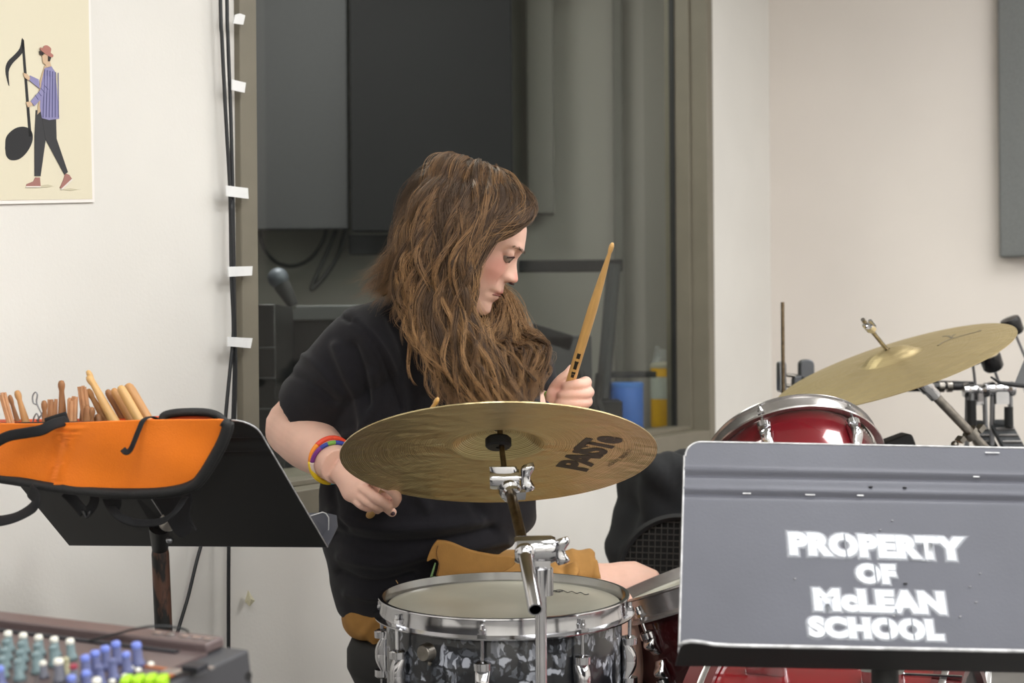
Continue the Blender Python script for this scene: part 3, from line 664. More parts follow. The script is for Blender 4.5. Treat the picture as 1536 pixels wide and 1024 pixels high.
# floor tom with dark red shell, partly hidden
ft = drum('floor_tom', 'dark red drum with wide chrome hoop between the knees and the lettered stand', 'drum', .165, .17, M['darkred'], M['head'], at(1055, 868, 2.72), rot_z_to(Vector((-.33, .09, .94)), (1, 0, 0)), 6, math.radians(-18), lugl=.03, hoopm='silverhoop', hooph=.040, rod=.05)
# bass drum
br_ = empty('bass_drum', (0, 0, 0))
bc = at(1262, 1003, 2.30); axb = Vector((.91, -.40, 0)).normalized()
Rbz = rot_z_to(axb, (0, 0, 1)); Rb0 = .268
bc = Vector((bc.x, 2.34, Rb0+.012+.005))
bd_ = br_; MW[bd_.name] = Matrix.Translation(bc) @ Rbz.to_4x4(); bd_.matrix_world = MW[bd_.name]
tag(bd_, 'large glossy red bass drum lying low at the bottom right edge', 'drum')
K = dict(parent=bd_, world=False); hl = .165
M['redwood'] = mat('redwood', (132, 14, 22), .3, .1, var=.2, scale=9, coat=.7, stretch=(1, 1, .1))
M['redhoop'] = mat('redhoop', (92, 26, 30), .3, .1, var=.12, scale=9, coat=.8)
MB().lathe([(Rb0, -hl), (Rb0, hl)], n=120).build('shell', M['redwood'], smooth=True, **K)
M['bdhead'] = mat('bdhead', (20, 20, 22), .4)
for sg in (-1, 1):
    z0 = sg*(hl-.012); z1 = sg*(hl+.030)
    MB().lathe([(Rb0+.003, z0), (Rb0+.012, z0), (Rb0+.012, z1), (Rb0-.004, z1), (Rb0-.004, z0)], n=120, close=False).build('hoop', M['redhoop'], smooth='auto', **K)
    zm = sg*(hl+.004)
    MB().lathe([(Rb0+.0128, zm-.005), (Rb0+.0132, zm-.004), (Rb0+.0132, zm+.004), (Rb0+.0128, zm+.005)], n=120).build('inlay', M['silverhoop'], smooth=True, **K)
    MB().disc((0, 0, sg*(hl+.02)), Rb0, n=90).build('drum_head', M['bdhead'], **K)
for k in range(8):
    a = 2*PI*k/8+.30; rad = Vector((math.cos(a), math.sin(a), 0)); tan = Vector((-math.sin(a), math.cos(a), 0)); Rm = Matrix((tan, rad, Vector((0, 0, 1)))).transposed()
    for sg in (-1, 1):
        MB().rbox(rad*(Rb0+.009)+Vector((0, 0, sg*.085)), (.02, .018, .06), .006, Rm, ax=1).build('lug', M['chrome'], smooth='auto', **K)
        MB().tube([rad*(Rb0+.012)+Vector((0, 0, sg*.09)), rad*(Rb0+.016)+Vector((0, 0, sg*(hl+.03)))], .003, 8).build('tension_rod', M['chrome'], **K)
for sgn in (-1, 1):
    MB().tube([(-.16, sgn*.215, .1), (-.262, sgn*.34, .16)], .007, 8).build('spur', M['chrome'], **K)
# oval emblem on the front head
ep = on_plane(1482, 1018, bc+axb*(hl+.0215), axb)
eu = Vector((-axb.y, axb.x, 0)); ew = Vector((0, 0, 1))
if eu.y > 0: eu = -eu
mb = MB(); mb.tube([ep+eu*.030*math.cos(t)+ew*.019*math.sin(t) for t in np.linspace(0, 2*PI, 33)], .002, 6)
mb.tube([ep-eu*.010-ew*.011, ep-eu*.002+ew*.011], .0025, 6); mb.tube([ep+eu*.008-ew*.011, ep+eu*.012+ew*.011], .002, 6)
mb.build('emblem', M['tape'], bd_)

# ride cymbal on the right
C2 = at(1340, 550, 3.17)
n2 = Vector((-.331, -.110, .933)).normalized()
R2 = rot_z_to(n2, (.94, 0, .35))
ride, rprof = cymbal('ride_cymbal', 'bright bronze cymbal tilted upward at right above the red tom', .250, C2, R2, M['cym2'], bell=.060, bellh=.021, bow=.018)
def on_top(x, y): return x, y, float(np.interp(math.hypot(x, y), [a for a, b in rprof], [b for a, b in rprof]))+.0006
M['inkfade'] = mat('inkfade', (116, 106, 84), .5)
for pts in (((.090, -.036), (.12, -.012), (.185, -.004), (.188, .002)), ((.130, -.012), (.133, .03), (.127, .045)), ((.133, .01), (.147, .03))):
    P = catmull(np.array(pts), 6); MB().tube([on_top(*p) for p in P], .0028, 6, flat=.25).build('logo_stroke', M['inkfade'], ride, world=False)
s2 = empty('cymbal_stand', Vector((at(1500, 700, 3.2).x, 3.2, 0)), label='chrome cymbal stand arm rising through the bright cymbal at right', cat='cymbal stand')
rodtop = at(1294, 479, 3.05); ctr = C2+n2*.034
rd = (rodtop-ctr).normalized()
MB().tube([rodtop, ctr-rd*.05], .0042, 10).build('cymbal_rod', M['chromedull'], s2, smooth='auto')
mb = MB(); c = at(1305, 490, 3.04); Rr = rot_z_to(rd, (1, 0, 0))
mb.lathe([(0, 0), (.009, 0), (.011, .006), (.008, .018), (0, .02)], c-rd*.012, Rr, 14)
mb.box(c+Rr @ Vector((.008, 0, .012)), (.006, .004, .026), Rr); mb.box(c+Rr @ Vector((-.008, 0, .004)), (.006, .004, .02), Rr)
mb.build('wing_nut', M['chrome'], s2, smooth='auto')
e0 = at(1382, 572, 3.16); e1 = at(1478, 672, 3.2); e2 = at(1560, 780, 3.24)
MB().tube([e0, e1, e2], .0095, 14).build('boom_arm', M['chromedull'], s2, smooth='auto')
MB().tube([ctr-rd*.045, e0], .006, 10).build('lower_rod', M['blackgloss'], s2, smooth='auto')
ed = (e1-e0).normalized(); Re = rot_z_to(ed)
mb = MB(); mb.lathe([(0, -.02), (.012, -.02), (.015, -.01), (.015, .012), (.013, .016), (.013, .035), (0, .035)], e0+ed*.01, Re, 18); mb.build('tilter', M['chrome'], s2, smooth='auto')
c = at(1457, 650, 3.19); mb = MB(); mb.lathe([(0, -.008), (.016, -.008), (.016, .008), (0, .008)], c, Re, 18)
mb.box(c+Vector((-.022, 0, -.012)), (.022, .012, .01), Re); mb.ball(c+Vector((-.034, 0, -.022)), .008); mb.box(c+Vector((.018, 0, .01)), (.02, .016, .01), Re); mb.build('memory_lock', M['chromedull'], s2, smooth='auto')
bx = e2.x; MB().tube([e2, Vector((bx+.03, 3.26, .35)), Vector((bx+.03, 3.26, .06))], .012, 14).build('lower_tube', M['chromedull'], s2, smooth='auto')
for k in range(3):
    a = math.radians(30+120*k); dv = Vector((math.cos(a), math.sin(a), 0)); b = Vector((bx+.03, 3.26, 0))
    MB().tube([b+Vector((0, 0, .34)), b+dv*.25+Vector((0, 0, .012))], .009, 8).build('leg', M['chromedull'], s2, smooth='auto')
MB().lathe([(0, -.004), (.012, -.004), (.014, .0), (.012, .012), (0, .012)], at(1362, 580, 3.17), rot_z_to(n2), 16).build('wing_knob', mat('brass', (150, 120, 80), .35, .9), s2, smooth='auto')

# thin upright rod (hi-hat style) behind the tom
r = empty('hihat_stand', Vector((at(1175, 600, 3.62).x, 3.62, 0)), label='thin upright metal rod rising behind the red tom drum', cat='stand')
x = at(1175, 600, 3.62).x
MB().tube([(x, 3.62, at(1175, 453, 3.62).z), (x, 3.62, .45)], .0042, 10).build('pull_rod', M['oldmetal'], r, smooth='auto')
MB().tube([(x, 3.62, .6), (x, 3.62, .08)], .012, 12).build('tube', M['chromedull'], r, smooth='auto')
for k in range(3):
    a = math.radians(90+120*k); dv = Vector((math.cos(a), math.sin(a), 0)); b = Vector((x, 3.62, 0))
    MB().tube([b+Vector((0, 0, .3)), b+dv*.15+Vector((0, 0, .012))], .008, 8).build('leg', M['chromedull'], r, smooth='auto')

# hardware rack: black bar carrying double pedals
r = empty('hardware_rack', at(1400, 600, 3.75), label='long black horizontal bar of drum hardware behind the bright cymbal', cat='rack')
def tb(pts, d, rad, name, m, parent, n=10): return MB().tube([at(x, y, dd) for (x, y), dd in zip(pts, d if isinstance(d, (list, tuple)) else [d]*len(pts))], rad, n).build(name, m, parent, smooth='auto')
tb(((1300, 581), (1408, 580)), 3.75, .0115, 'bar', M['blackgloss'], r); tb(((1405, 580), (1475, 580)), 3.75, .006, 'thin_bar', M['black'], r)
tb(((1365, 572), (1460, 574)), 3.80, .004, 'upper_rod', M['black'], r)
tb(((1430, 580), (1452, 580)), 3.75, .009, 'sleeve', M['black'], r)
for x in (1412, 1424): MB().lathe([(0, -.006), (.013, -.006), (.013, .006), (0, .006)], at(x, 580, 3.75), Matrix.Rotation(PI/2, 3, 'Y'), 16).build('collar', M['chromedull'], r, smooth='auto')
tb(((1180, 562), (1240, 570), (1300, 578)), 3.8, .005, 'left_rod', M['chromedull'], r)
tb(((1180, 578), (1215, 585), (1300, 581)), 3.8, .005, 'left_rod', M['chromedull'], r)
for (x, y, sx, sz) in ((1172, 565, .018, .075), (1209, 562, .034, .075), (1198, 575, .03, .04), (1242, 565, .03, .02), (1224, 578, .02, .03), (1250, 560, .012, .025)):
    MB().rbox(at(x, y, 3.8), (sx, .04, sz), min(sx, sz)*.4, None, ax=1).build('clamp', M['steel'] if sx < .03 else mat('grey', (100, 102, 106), .4, .7), r, bevel=.003)
# uprights of the rack down to the floor
for x in (1245, 1650): 
    p = at(x, 620, 3.8); MB().tube([p, (p.x, 3.8, .01)], .012, 10).build('upright', M['steel'], r, smooth='auto')
# pedals with beaters
M['felt'] = mat('felt', (205, 190, 160), .95, var=.1, scale=80)
def pedal(px, py, label, d=3.7, felt=False, tip=(0, 0), size=1.0):
    r = empty('drum_pedal', at(px, py, d), label=label, cat='drum pedal', group=None)
    hb = at(tip[0], tip[1], d-.02); ax = at(px, py, d)
    dv = (hb-ax).normalized()
    MB().tube([ax, hb], .0035, 8).build('beater_shaft', M['steel'], r, smooth='auto')
    Rm = rot_z_to(dv)
    hd = MB().lathe([(0, -.022*size), (.019*size, -.022*size), (.0235*size, -.016*size), (.0245*size, .010*size), (.022*size, .018*size), (0, .02*size)], hb, Rm, 28).build('beater', M['blackgloss'], r, smooth='auto')
    if felt: MB().lathe([(0, .016), (.0225, .016), (.024, .020), (.019, .026), (0, .028)], hb, Rm, 28).build('felt_tip', M['felt'], r, smooth='auto')
    mb = MB(); mb.lathe([(0, -.03), (.016, -.03), (.018, -.02), (.012, -.012), (.012, .012), (.018, .02), (.016, .03), (0, .03)], ax, Matrix.Rotation(PI/2, 3, 'Y'), 20)
    mb.box(ax+Vector((0, 0, -.02)), (.03, .02, .03)); mb.build('cam', M['chrome'], r, smooth='auto')
    for s in (-1, 1): MB().tube([ax+Vector((s*.020, 0, .0)), ax+Vector((s*.024, 0, -.19))], .006, 8).build('post', M['steel'], r, smooth='auto')
    Rp = Matrix.Rotation(math.radians(28), 3, 'X')
    c = ax+Vector((0, -.09, -.135))
    b = MB().rbox(c, (.05, .25, .012), .012, Rp, ax=2).build('footboard', mat('fb', (62, 64, 66), .4, .7, var=.3, scale=60), r, bevel=.002)
    mb = MB()
    for k in range(7): mb.box(c+Rp @ Vector((0, -.09+k*.028, .008)), (.042, .006, .004), Rp)
    mb.build('tread', M['silverhoop'], r)
    MB().box(ax+Vector((0, -.08, -.20)), (.055, .30, .008)).build('base_plate', M['black'], r, bevel=.002)
    return r
pedal(1464, 585, 'drum pedal whose black beater hangs just under the bright cymbal', 3.70, False, (1458, 533), .9)
pedal(1502, 583, 'drum pedal with a felt-tipped black beater in the hardware rack', 3.62, True, (1487, 541))
pedal(1556, 580, 'drum pedal with the highest black beater, at the right edge', 3.78, False, (1518, 488), 1.0)
tb(((1457, 600), (1458, 660)), 3.66, .011, 'spring', M['black'], r)
tb(((1457, 590), (1457, 620)), 3.66, .006, 'spring_rod', M['steel'], r)
tb(((1513, 610), (1513, 640)), 3.6, .010, 'spring', M['rubber'], r)
# shelf the pedals stand on
pz = at(1500, 583, 3.62).z-.225
o = MB().box((at(1540, 600, 3.6).x+.10, 3.62, pz), (.58, .46, .02)).build('storage_shelf', mat('shelf', (70, 68, 66), .6)); tag(o, 'dark storage shelf under the drum pedals behind the lettered stand', 'shelf')
for dx in (-.26, .26):
    for dy in (-.2, .2): MB().box((at(1540, 600, 3.6).x+.10+dx, 3.62+dy, pz/2-.005), (.02, .02, pz-.01)).build('leg', M['black'], o, world=False)
# black music stand corner at far right edge
r = empty('music_stand', at(1560, 570, 3.3), label='black music stand desk cut off by the right edge, beside the pedals', cat='music stand')
mb = MB(); 
A = [at(*p) for p in ((1521, 577, 3.3), (1600, 585, 3.3), (1620, 520, 3.42), (1540, 530, 3.42))]; nn = (A[1]-A[0]).cross(A[3]-A[0]).normalized()*.004
mb.add(A+[p+nn for p in A], [(0, 1, 2, 3), (7, 6, 5, 4), (0, 4, 5, 1), (1, 5, 6, 2), (2, 6, 7, 3), (3, 7, 4, 0)]); mb.build('desk', M['black'], r)
A = [at(*p) for p in ((1486, 565, 3.28), (1500, 574, 3.28), (1522, 577, 3.3), (1600, 585, 3.3), (1600, 578, 3.24), (1520, 570, 3.24))]
mb = MB().tube(A[:4], [.002, .004, .005, .005], 8); mb.build('lip', M['black'], r, smooth='auto')
p = at(1600, 585, 3.33); MB().tube([p, (p.x, 3.33, .05)], .010, 10).build('post', M['black'], r); MB().lathe([(0, .03), (.15, .01), (.15, 0), (0, 0)], (p.x, 3.33, 0)).build('base', M['black'], r)
# small drum beside tom
sd = drum('small_drum', 'small drum with brown head and chrome hoop right of the red tom', 'drum', .085, .07, M['darkred'], M['headwood'], at(1398, 712, 3.42), rot_z_to(Vector((-.45, -.30, .85))), 6, .3, lugl=.02, rod=.018, hooph=.022)
pad = empty('practice_pad', at(1332, 672, 3.2), label='dark rubber practice pad on a stand between the red tom and the small drum', cat='practice pad')
pc_ = at(1332, 672, 3.2)
MB().rbox(pc_, (.10, .06, .035), .01, Matrix.Rotation(-.35, 3, 'Y'), ax=1).build('pad', M['rubber'], pad, bevel=.003)
MB().tube([pc_+Vector((0, 0, -.01)), (pc_.x, pc_.y, .02)], .008, 8).build('post', M['black'], pad); MB().lathe([(0, .03), (.10, .012), (.11, 0), (0, 0)], (pc_.x, pc_.y, 0)).build('base', M['black'], pad, smooth='auto')

# black cloth over something, and a round wire basket, behind the floor tom
mb = MB(); secs = []
def cl(x0, x1, y, d, dep): a, b = at(x0, y, d), at(x1, y, d); return ((a+b)/2, (b-a)/2, Vector((0, dep, 0)))
for x0, x1, y, dep in ((952, 1100, 684, .03), (946, 1130, 688, .12), (938, 1150, 705, .15), (936, 1155, 740, .15), (928, 1155, 775, .16), (924, 1160, 810, .17), (921, 1160, 830, .16), (940, 1160, 900, .15), (945, 1160, 1060, .15), (945, 1160, 1200, .15)):
    secs.append(cl(x0, min(x1, 1100), y, 3.36, dep))
mb.loft(secs, 60, 5, p=3.4); me = remesh(mb, .012, 3)
P = getco(me); N_ = getno(me); 
dsp = np.array([noise.noise(Vector((p[0]*9+p[2]*5, p[1]*9, p[2]*3)))*.034+abs(noise.noise(Vector((p[0]*16+p[2]*12, 3, p[2]*6))))*.02 for p in P]); setco(me, P+N_*dsp[:, None])
me.materials.append(mat('cloth', (17, 18, 22), .85)); o = link(me, 'black_cloth'); tag(o, 'dark cloth draped over a box against the wall below the window', 'cloth')
r = empty('wire_basket', at(1003, 850, 3.1), label='round black mesh speaker grille leaning behind the drum beside the far knee', cat='speaker grille')
ctr_ = at(1018, 868, 3.12); Rg = rot_z_to(Vector((-.25, -.9, .2)))
MB().lathe([(.118, -.01), (.128, -.01), (.130, .006), (.122, .010), (.116, .004)], ctr_, Rg, 64, close=True).build('rim', M['black'], r, smooth='auto')
MB().disc(ctr_-Rg @ Vector((0, 0, .008)), .118, Rg).build('cone', mat('cone', (12, 12, 12), .8), r)
mb = MB()
for k in range(-9, 10):
    x = k*.0125; hh = math.sqrt(max(0, .118**2-x*x))
    mb.tube([ctr_+Rg @ Vector((x, -hh, 0)), ctr_+Rg @ Vector((x, hh, 0))], .0014, 5); mb.tube([ctr_+Rg @ Vector((-hh, x, 0)), ctr_+Rg @ Vector((hh, x, 0))], .0014, 5)
mb.build('mesh', mat('meshg', (58, 56, 54), .5, .3), r)
r.name = 'speaker_grille'; MW['speaker_grille'] = MW['wire_basket']
MB().tube([ctr_+Vector((0, .06, 0)), Vector((ctr_.x, ctr_.y+.06, .01))], .02, 8).build('support', M['black'], r)
# ------------------------------------------------------------------ lettered music stand (right foreground)
M['desk'] = mat('desk', (80, 81, 90), .45, .2, var=.07, scale=9, bump=.08, bscale=300)
M['deskblack'] = mat('deskblack', (24, 24, 25), .55, var=.1, scale=200)
M['worn'] = mat('worn', (190, 190, 192), .5, .3, var=.3, scale=80)
ms = empty('music_stand', at(1330, 990, 1.86), label='grey music stand in the right foreground with stencilled white school lettering', cat='music stand')
TLp, TRp = at(1027, 662, 1.985), at(1632, 673, 1.985)
BLp, BRp = at(1018, 996, 1.80), at(1690, 1010, 1.80)
ex = ((TRp-TLp)+(BRp-BLp)).normalized(); ey0 = (TLp-BLp); ez = ex.cross(ey0).normalized(); ey = ez.cross(ex)      # ez points to the camera side
if ez.y > 0: ez = -ez
OD = BLp
def dl(p): v = Vector(p)-OD; return v.dot(ex), v.dot(ey)
def dpix(x, y):
    p = on_plane(x, y, OD, ez); return dl(p)
def dw(a, b, h=0): return OD+ex*a+ey*b+ez*h
def desk_sheet(x0b, x1b, x0t, x1t, H_, rad, mb, ribs, th=.002):
    """sheet metal desk with rounded top corners and two pressed ribs, as a fine grid with thickness"""
    nx, ny = 60, 120; idx = {}; vs = []; fs = []
    for j in range(ny+1):
        b = H_*j/ny; t = b/H_; l = x0b+(x0t-x0b)*t; r = x1b+(x1t-x1b)*t
        cut = 0
        if b > H_-rad: dy = b-(H_-rad); cut = rad-math.sqrt(max(0, rad*rad-dy*dy))
        l += cut; r -= cut
        h = sum(-.0030*math.exp(-((b-rb)/.0035)**2)+.0016*math.exp(-((b-rb-.007)/.003)**2) for rb in ribs)
        for i in range(nx+1): vs.append((l+(r-l)*i/nx, b, h))
    W_ = nx+1; n = len(vs)
    f1 = [(j*W_+i, j*W_+i+1, (j+1)*W_+i+1, (j+1)*W_+i) for j in range(ny) for i in range(nx)]
    vv = vs+[(a, b, c-th) for a, b, c in vs]; ff = f1+[tuple(n+k for k in q[::-1]) for q in f1]
    bd = [j*W_ for j in range(ny, 0, -1)]+[i for i in range(nx)]+[j*W_+nx for j in range(ny)]+[ny*W_+i for i in range(nx, 0, -1)]
    ff += [(bd[k], bd[(k+1) % len(bd)], bd[(k+1) % len(bd)]+n, bd[k]+n) for k in range(len(bd))]
    return vv, ff, [vv[k] for k in bd]
hTL = dl(TLp); hTR = dl(TRp); hBR = dl(BRp)
ribs = [dpix(1300, 716)[1], dpix(1300, 745)[1]]
vv, ff, rim = desk_sheet(0, hBR[0], hTL[0], hTR[0], hTL[1], .022, None, ribs)
mb = MB().add([dw(*p) for p in vv], ff); mb.build('desk', M['desk'], ms, smooth='auto')
rim3 = [dw(a, b, c+.001) for a, b, c in rim]
k0 = next(i for i, p in enumerate(rim) if p[1] < 1e-6)
top = [dw(a, b, .0) for a, b in [(0+(hTL[0])*t*.93, hTL[1]*t*.93) for t in np.linspace(.0, 1, 8)]]
prt = [p for p in [(hTL[0]+.022-.022*math.cos(a), hTL[1]-.022+.022*math.sin(a)) for a in np.linspace(0, PI/2, 8)]]
edge = top+[dw(a, b, 0) for a, b in prt]+[dw(hTL[0]+.022+(hTR[0]-hTL[0]-.044)*t, hTL[1], 0) for t in np.linspace(.05, 1, 10)]
MB().tube(edge, .0013, 6).build('worn_edge', M['worn'], ms, smooth=True)
# lip: shelf toward the camera
LD = .057; L0, L1 = -.004, hBR[0]+.004
def lipz(a): return LD
pts = [(L0, .0), (L0, LD-.022)]+[(L0+.020-.020*math.cos(t), LD-.020+.020*math.sin(t)) for t in np.linspace(0.2, PI/2, 6)]+[(L0+.035, LD)]
pts = [(L0, 0), (L0+.001, LD-.012), (L0+.004, LD-.003), (L0+.012, LD+.001), (L0+.024, LD-.001), (L0+.038, LD-.006), (L0+.06, LD-.008), (L1-.06, LD-.008), (L1-.02, LD-.001), (L1, LD-.012), (L1, 0)]
A = [dw(a, .0, h) for a, h in pts]; B = [dw(a, -.002, h) for a, h in pts]; n = len(A)
MB().add(A+B, [tuple(range(n)), tuple(range(2*n-1, n-1, -1))]+[(i, (i+1) % n, (i+1) % n+n, i+n) for i in range(n)]).build('lip', M['deskblack'], ms)
MB().tube([dw(a, .0005, h+.0005) for a, h in pts[1:-1]], .0022, 8).build('lip_edge', M['worn'], ms, smooth=True)
# stencilled lettering: solid core and thin feathered overspray
M['paint'] = mat('paint', (226, 230, 238), .6)
for i, al in enumerate((.42, .26, .15, .09)): M['spray%d' % i] = mat('spray%d' % i, (226, 230, 238), .8, alpha=al)
def stencil(body, x0, x1, y0, y1, slope):
    ca, cb = dpix((x0+x1)/2, (y0+y1)/2); lft = dpix(x0, (y0+y1)/2)[0]; rgt = dpix(x1, (y0+y1)/2)[0]
    hgt = abs(dpix((x0+x1)/2, y0)[1]-dpix((x0+x1)/2, y1)[1]); th = math.atan(slope)
    grp = None
    base_w = rgt-lft
    for k, off in enumerate((.0028, .0042, .0054, .0066, .0078)):
        sz = .045; me = text_mesh(body, sz, off, 0, 1.09); P = getco(me)
        if k == 0: w0 = P[:, 0].max()-P[:, 0].min(); h0 = P[:, 1].max()-P[:, 1].min(); cx0 = (P[:, 0].max()+P[:, 0].min())/2; cy0 = (P[:, 1].max()+P[:, 1].min())/2
        X = (P[:, 0]-cx0)*base_w/w0; Y = (P[:, 1]-cy0)*hgt/h0
        Xr = X*math.cos(th)-Y*math.sin(th); Yr = X*math.sin(th)+Y*math.cos(th)
        setco(me, np.array([dw(ca+a, cb+b, .0020-.0003*k) for a, b in zip(Xr, Yr)]))
        me.materials.append(M['paint'] if k == 0 else M['spray%d' % (k-1)])
        o = link(me, 'lettering' if k == 0 else 'overspray', ms)
    return ca, cb, base_w, hgt
stencil('PROPERTY', 1184, 1446, 803, 837, -.014)
stencil('OF', 1284, 1343, 847, 876, -.01)
stencil('McLEAN', 1221, 1416, 886, 919, -.012)
stencil('SCHOOL', 1213, 1413, 928, 959, -.008)
# stencil bridges: strips of bare metal through the O letters
for (x, y, w, h) in ((1268, 820, 3, 36), (1313, 862, 3, 30), (1333, 944, 3, 32), (1369, 944, 3, 32), (1344, 918, 3, 8)):
    a, b = dpix(x, y); a2 = dpix(x+w, y)[0]-a; b2 = abs(dpix(x, y+h)[1]-b)
    MB().box(dw(a, b, .0023), (a2, b2, .0003), Matrix((ex, ey, ez)).transposed()).build('stencil_bridge', mat('br', (140, 144, 152), .5, alpha=.55), ms)
# chips and flecks
mb = MB()
for x, y in ((1338, 781), (1391, 841), (1341, 924), (1455, 880), (1464, 903), (1192, 868), (1470, 860), (1440, 925), (1320, 795)):
    a, b = dpix(x, y); mb.ball(dw(a, b, .001), .0014, (1, 1, .4), n=8)
mb.build('paint_chip', M['worn'], ms)
mb = MB()
for x, y, s in ((1306, 730, .003), (1357, 731, .003), (1300, 800, .0025), (1358, 875, .003)):
    a, b = dpix(x, y); mb.ball(dw(a, b, .0006), s, (1, .8, .25), n=8)
mb.build('smudge', M['deskblack'], ms)
mb = MB()
for x, y, l in ((1488, 680, .018), (1464, 716, .008), (1120, 741, .010), (1215, 743, .012), (1290, 744, .008)):
    a, b = dpix(x, y); mb.box(dw(a, b, .002), (l, .0016, .0006), Matrix((ex, ey, ez)).transposed())
mb.build('scratch', M['worn'], ms)
pb = dw(dpix(1328, 900)[0], .02, -.045)
MB().tube([dw(dpix(1328, 900)[0], .12, -.022), pb, Vector((pb.x, pb.y+.01, pb.z-.12))], .016, 14, 4).build('neck', M['deskblack'], ms, smooth='auto')
pcol = Vector((at(1330, 1010, 1.84).x, 1.84, 0))
MB().tube([pcol+Vector((0, 0, pb.z-.02)), pcol+Vector((0, 0, .03))], .0105, 14).build('post', M['deskblack'], ms, smooth='auto')
MB().lathe([(0, .05), (.03, .045), (.16, .012), (.17, 0), (0, 0)], pcol, None, 40).build('base', M['deskblack'], ms, smooth='auto')

# ------------------------------------------------------------------ left music stand, seen from its back
ls = empty('music_stand', Vector((at(243, 900, 2.27).x, 2.27, 0)), label='black music stand at left carrying the orange stick bag', cat='music stand')
gBL, gBR, gTR = Vector((-.676, 2.378, .726)), Vector((-.27, 2.271, .734)), Vector((-.337, 2.031, .931))
ax_ = (gBR-gBL).normalized(); ay0 = gTR-gBR; az = ax_.cross(ay0).normalized(); ay = az.cross(ax_)
if az.y > 0: az = -az
W_ = (gBR-gBL).length; sh = (gTR-gBR).dot(ax_)
OL = gBL
def lw(a, b, h=0): return OL+ax_*a+ay*b+az*h
vv, ff, rim = desk_sheet(0, W_, .0+.0, W_+sh, ay0.dot(ay), .03, None, [ay0.dot(ay)*.86, ay0.dot(ay)*.76])
mb = MB().add([lw(*p) for p in vv], ff); mb.build('desk', M['deskblack'], ls, smooth='auto')
Ht = ay0.dot(ay)
ed = [lw(W_+sh*t, Ht*t, .0) for t in np.linspace(0, .9, 9)]+[lw(W_+sh-.03+.03*math.cos(a), Ht-.03+.03*math.sin(a), 0) for a in np.linspace(0, PI/2, 7)]
MB().tube(ed, .0011, 6).build('worn_edge', M['worn'], ls, smooth=True)
LB = .058
pts = [(0, 0), (0, -LB*.6), (.004, -LB*.93), (.014, -LB), (W_-.014, -LB), (W_+.002, -LB*.93), (W_+.008, -LB*.6), (W_, 0)]
A = [lw(a, 0, h) for a, h in pts]; B = [p-ay*.0015 for p in A]; n = len(A)
MB().add(A+B, [tuple(range(n)), tuple(range(2*n-1, n-1, -1))]+[(i, (i+1) % n, (i+1) % n+n, i+n) for i in range(n)]).build('lip', M['desk'], ls)
# lip end tab seen past the right edge
tb_ = [(484, 768), (489, 770), (493, 776), (493, 792), (491, 812), (490, 817)]
A = [at(464, 774, 2.27)]+[at(x, y, 2.29) for x, y in tb_]
mb = MB(); n = len(A); B = [p+Vector((0, .002, 0)) for p in A]; mb.add(A+B, [tuple(range(n)), tuple(range(2*n-1, n-1, -1))]+[(i, (i+1) % n, (i+1) % n+n, i+n) for i in range(n)]); mb.build('lip_tab', M['desk'], ls)
MB().tube(A, .0010, 6).build('lip_edge', M['worn'], ls, smooth=True)
# bracket plate + socket + post
bk = [at(x, y, d) for x, y, d in ((197, 735, 2.13), (222, 738, 2.13), (258, 795, 2.2), (232, 795, 2.2))]
mb = MB(); mb.add(bk+[p+Vector((0, .006, 0)) for p in bk], [(0, 1, 2, 3), (7, 6, 5, 4), (0, 4, 5, 1), (1, 5, 6, 2), (2, 6, 7, 3), (3, 7, 4, 0)]); mb.build('bracket', M['black'], ls)
MB().tube([bk[1]+Vector((-.001, -.001, 0)), bk[2]+Vector((0, -.001, 0))], .0008, 5).build('bracket_edge', M['worn'], ls)
mb = MB(); kn = at(252, 783, 2.17); mb.lathe([(0, .012), (.012, .010), (.013, 0), (0, 0)], kn, rot_z_to((.2, -1, .1)), 20); mb.build('tilt_knob', M['chromedull'], ls, smooth='auto')
mb = MB(); mb.ball(at(254, 810, 2.18), .005); mb.build('bolt', M['steel'], ls, smooth=True)
pp = at(243, 900, 2.25)
MB().tube([at(240, 788, 2.2), at(240, 822, 2.24)], [.016, .0115], 16).build('socket', M['black'], ls, smooth='auto')
def rusty():
    m = mat('rusty', (30, 22, 20), .5); nt = m.node_tree; b = nt.nodes['Principled BSDF']
    tc = nt.nodes.new('ShaderNodeTexCoord'); n = nt.nodes.new('ShaderNodeTexNoise'); n.inputs['Scale'].default_value = 45; n.inputs['Detail'].default_value = 6; mp = nt.nodes.new('ShaderNodeMapping'); mp.inputs['Scale'].default_value = (1.5, 1.5, .4)
    nt.links.new(tc.outputs['Object'], mp.inputs[0]); nt.links.new(mp.outputs[0], n.inputs['Vector'])
    r = nt.nodes.new('ShaderNodeValToRGB'); e = r.color_ramp.elements; e[0].position = .47; e[0].color = (.006, .006, .006, 1); e[1].position = .55; e[1].color = (.09, .04, .025, 1)
    nt.links.new(n.outputs[0], r.inputs[0]); nt.links.new(r.outputs[0], b.inputs['Base Color']); return m
M['rusty'] = rusty()
pt, pbm = at(240, 818, 2.24), at(246, 958, 2.26)
dn = (pbm-pt).normalized(); bot = pt+dn*((pt.z-.03)/-dn.z)
MB().tube([pt, pt+dn*.012, pt+dn*.02, bot], [.0105, .0125, .0125, .0135], 20).build('post', M['rusty'], ls, smooth='auto')
MB().lathe([(0, .05), (.03, .045), (.17, .012), (.18, 0), (0, 0)], (bot.x, bot.y, 0), None, 40).build('base', M['deskblack'], ls, smooth='auto')

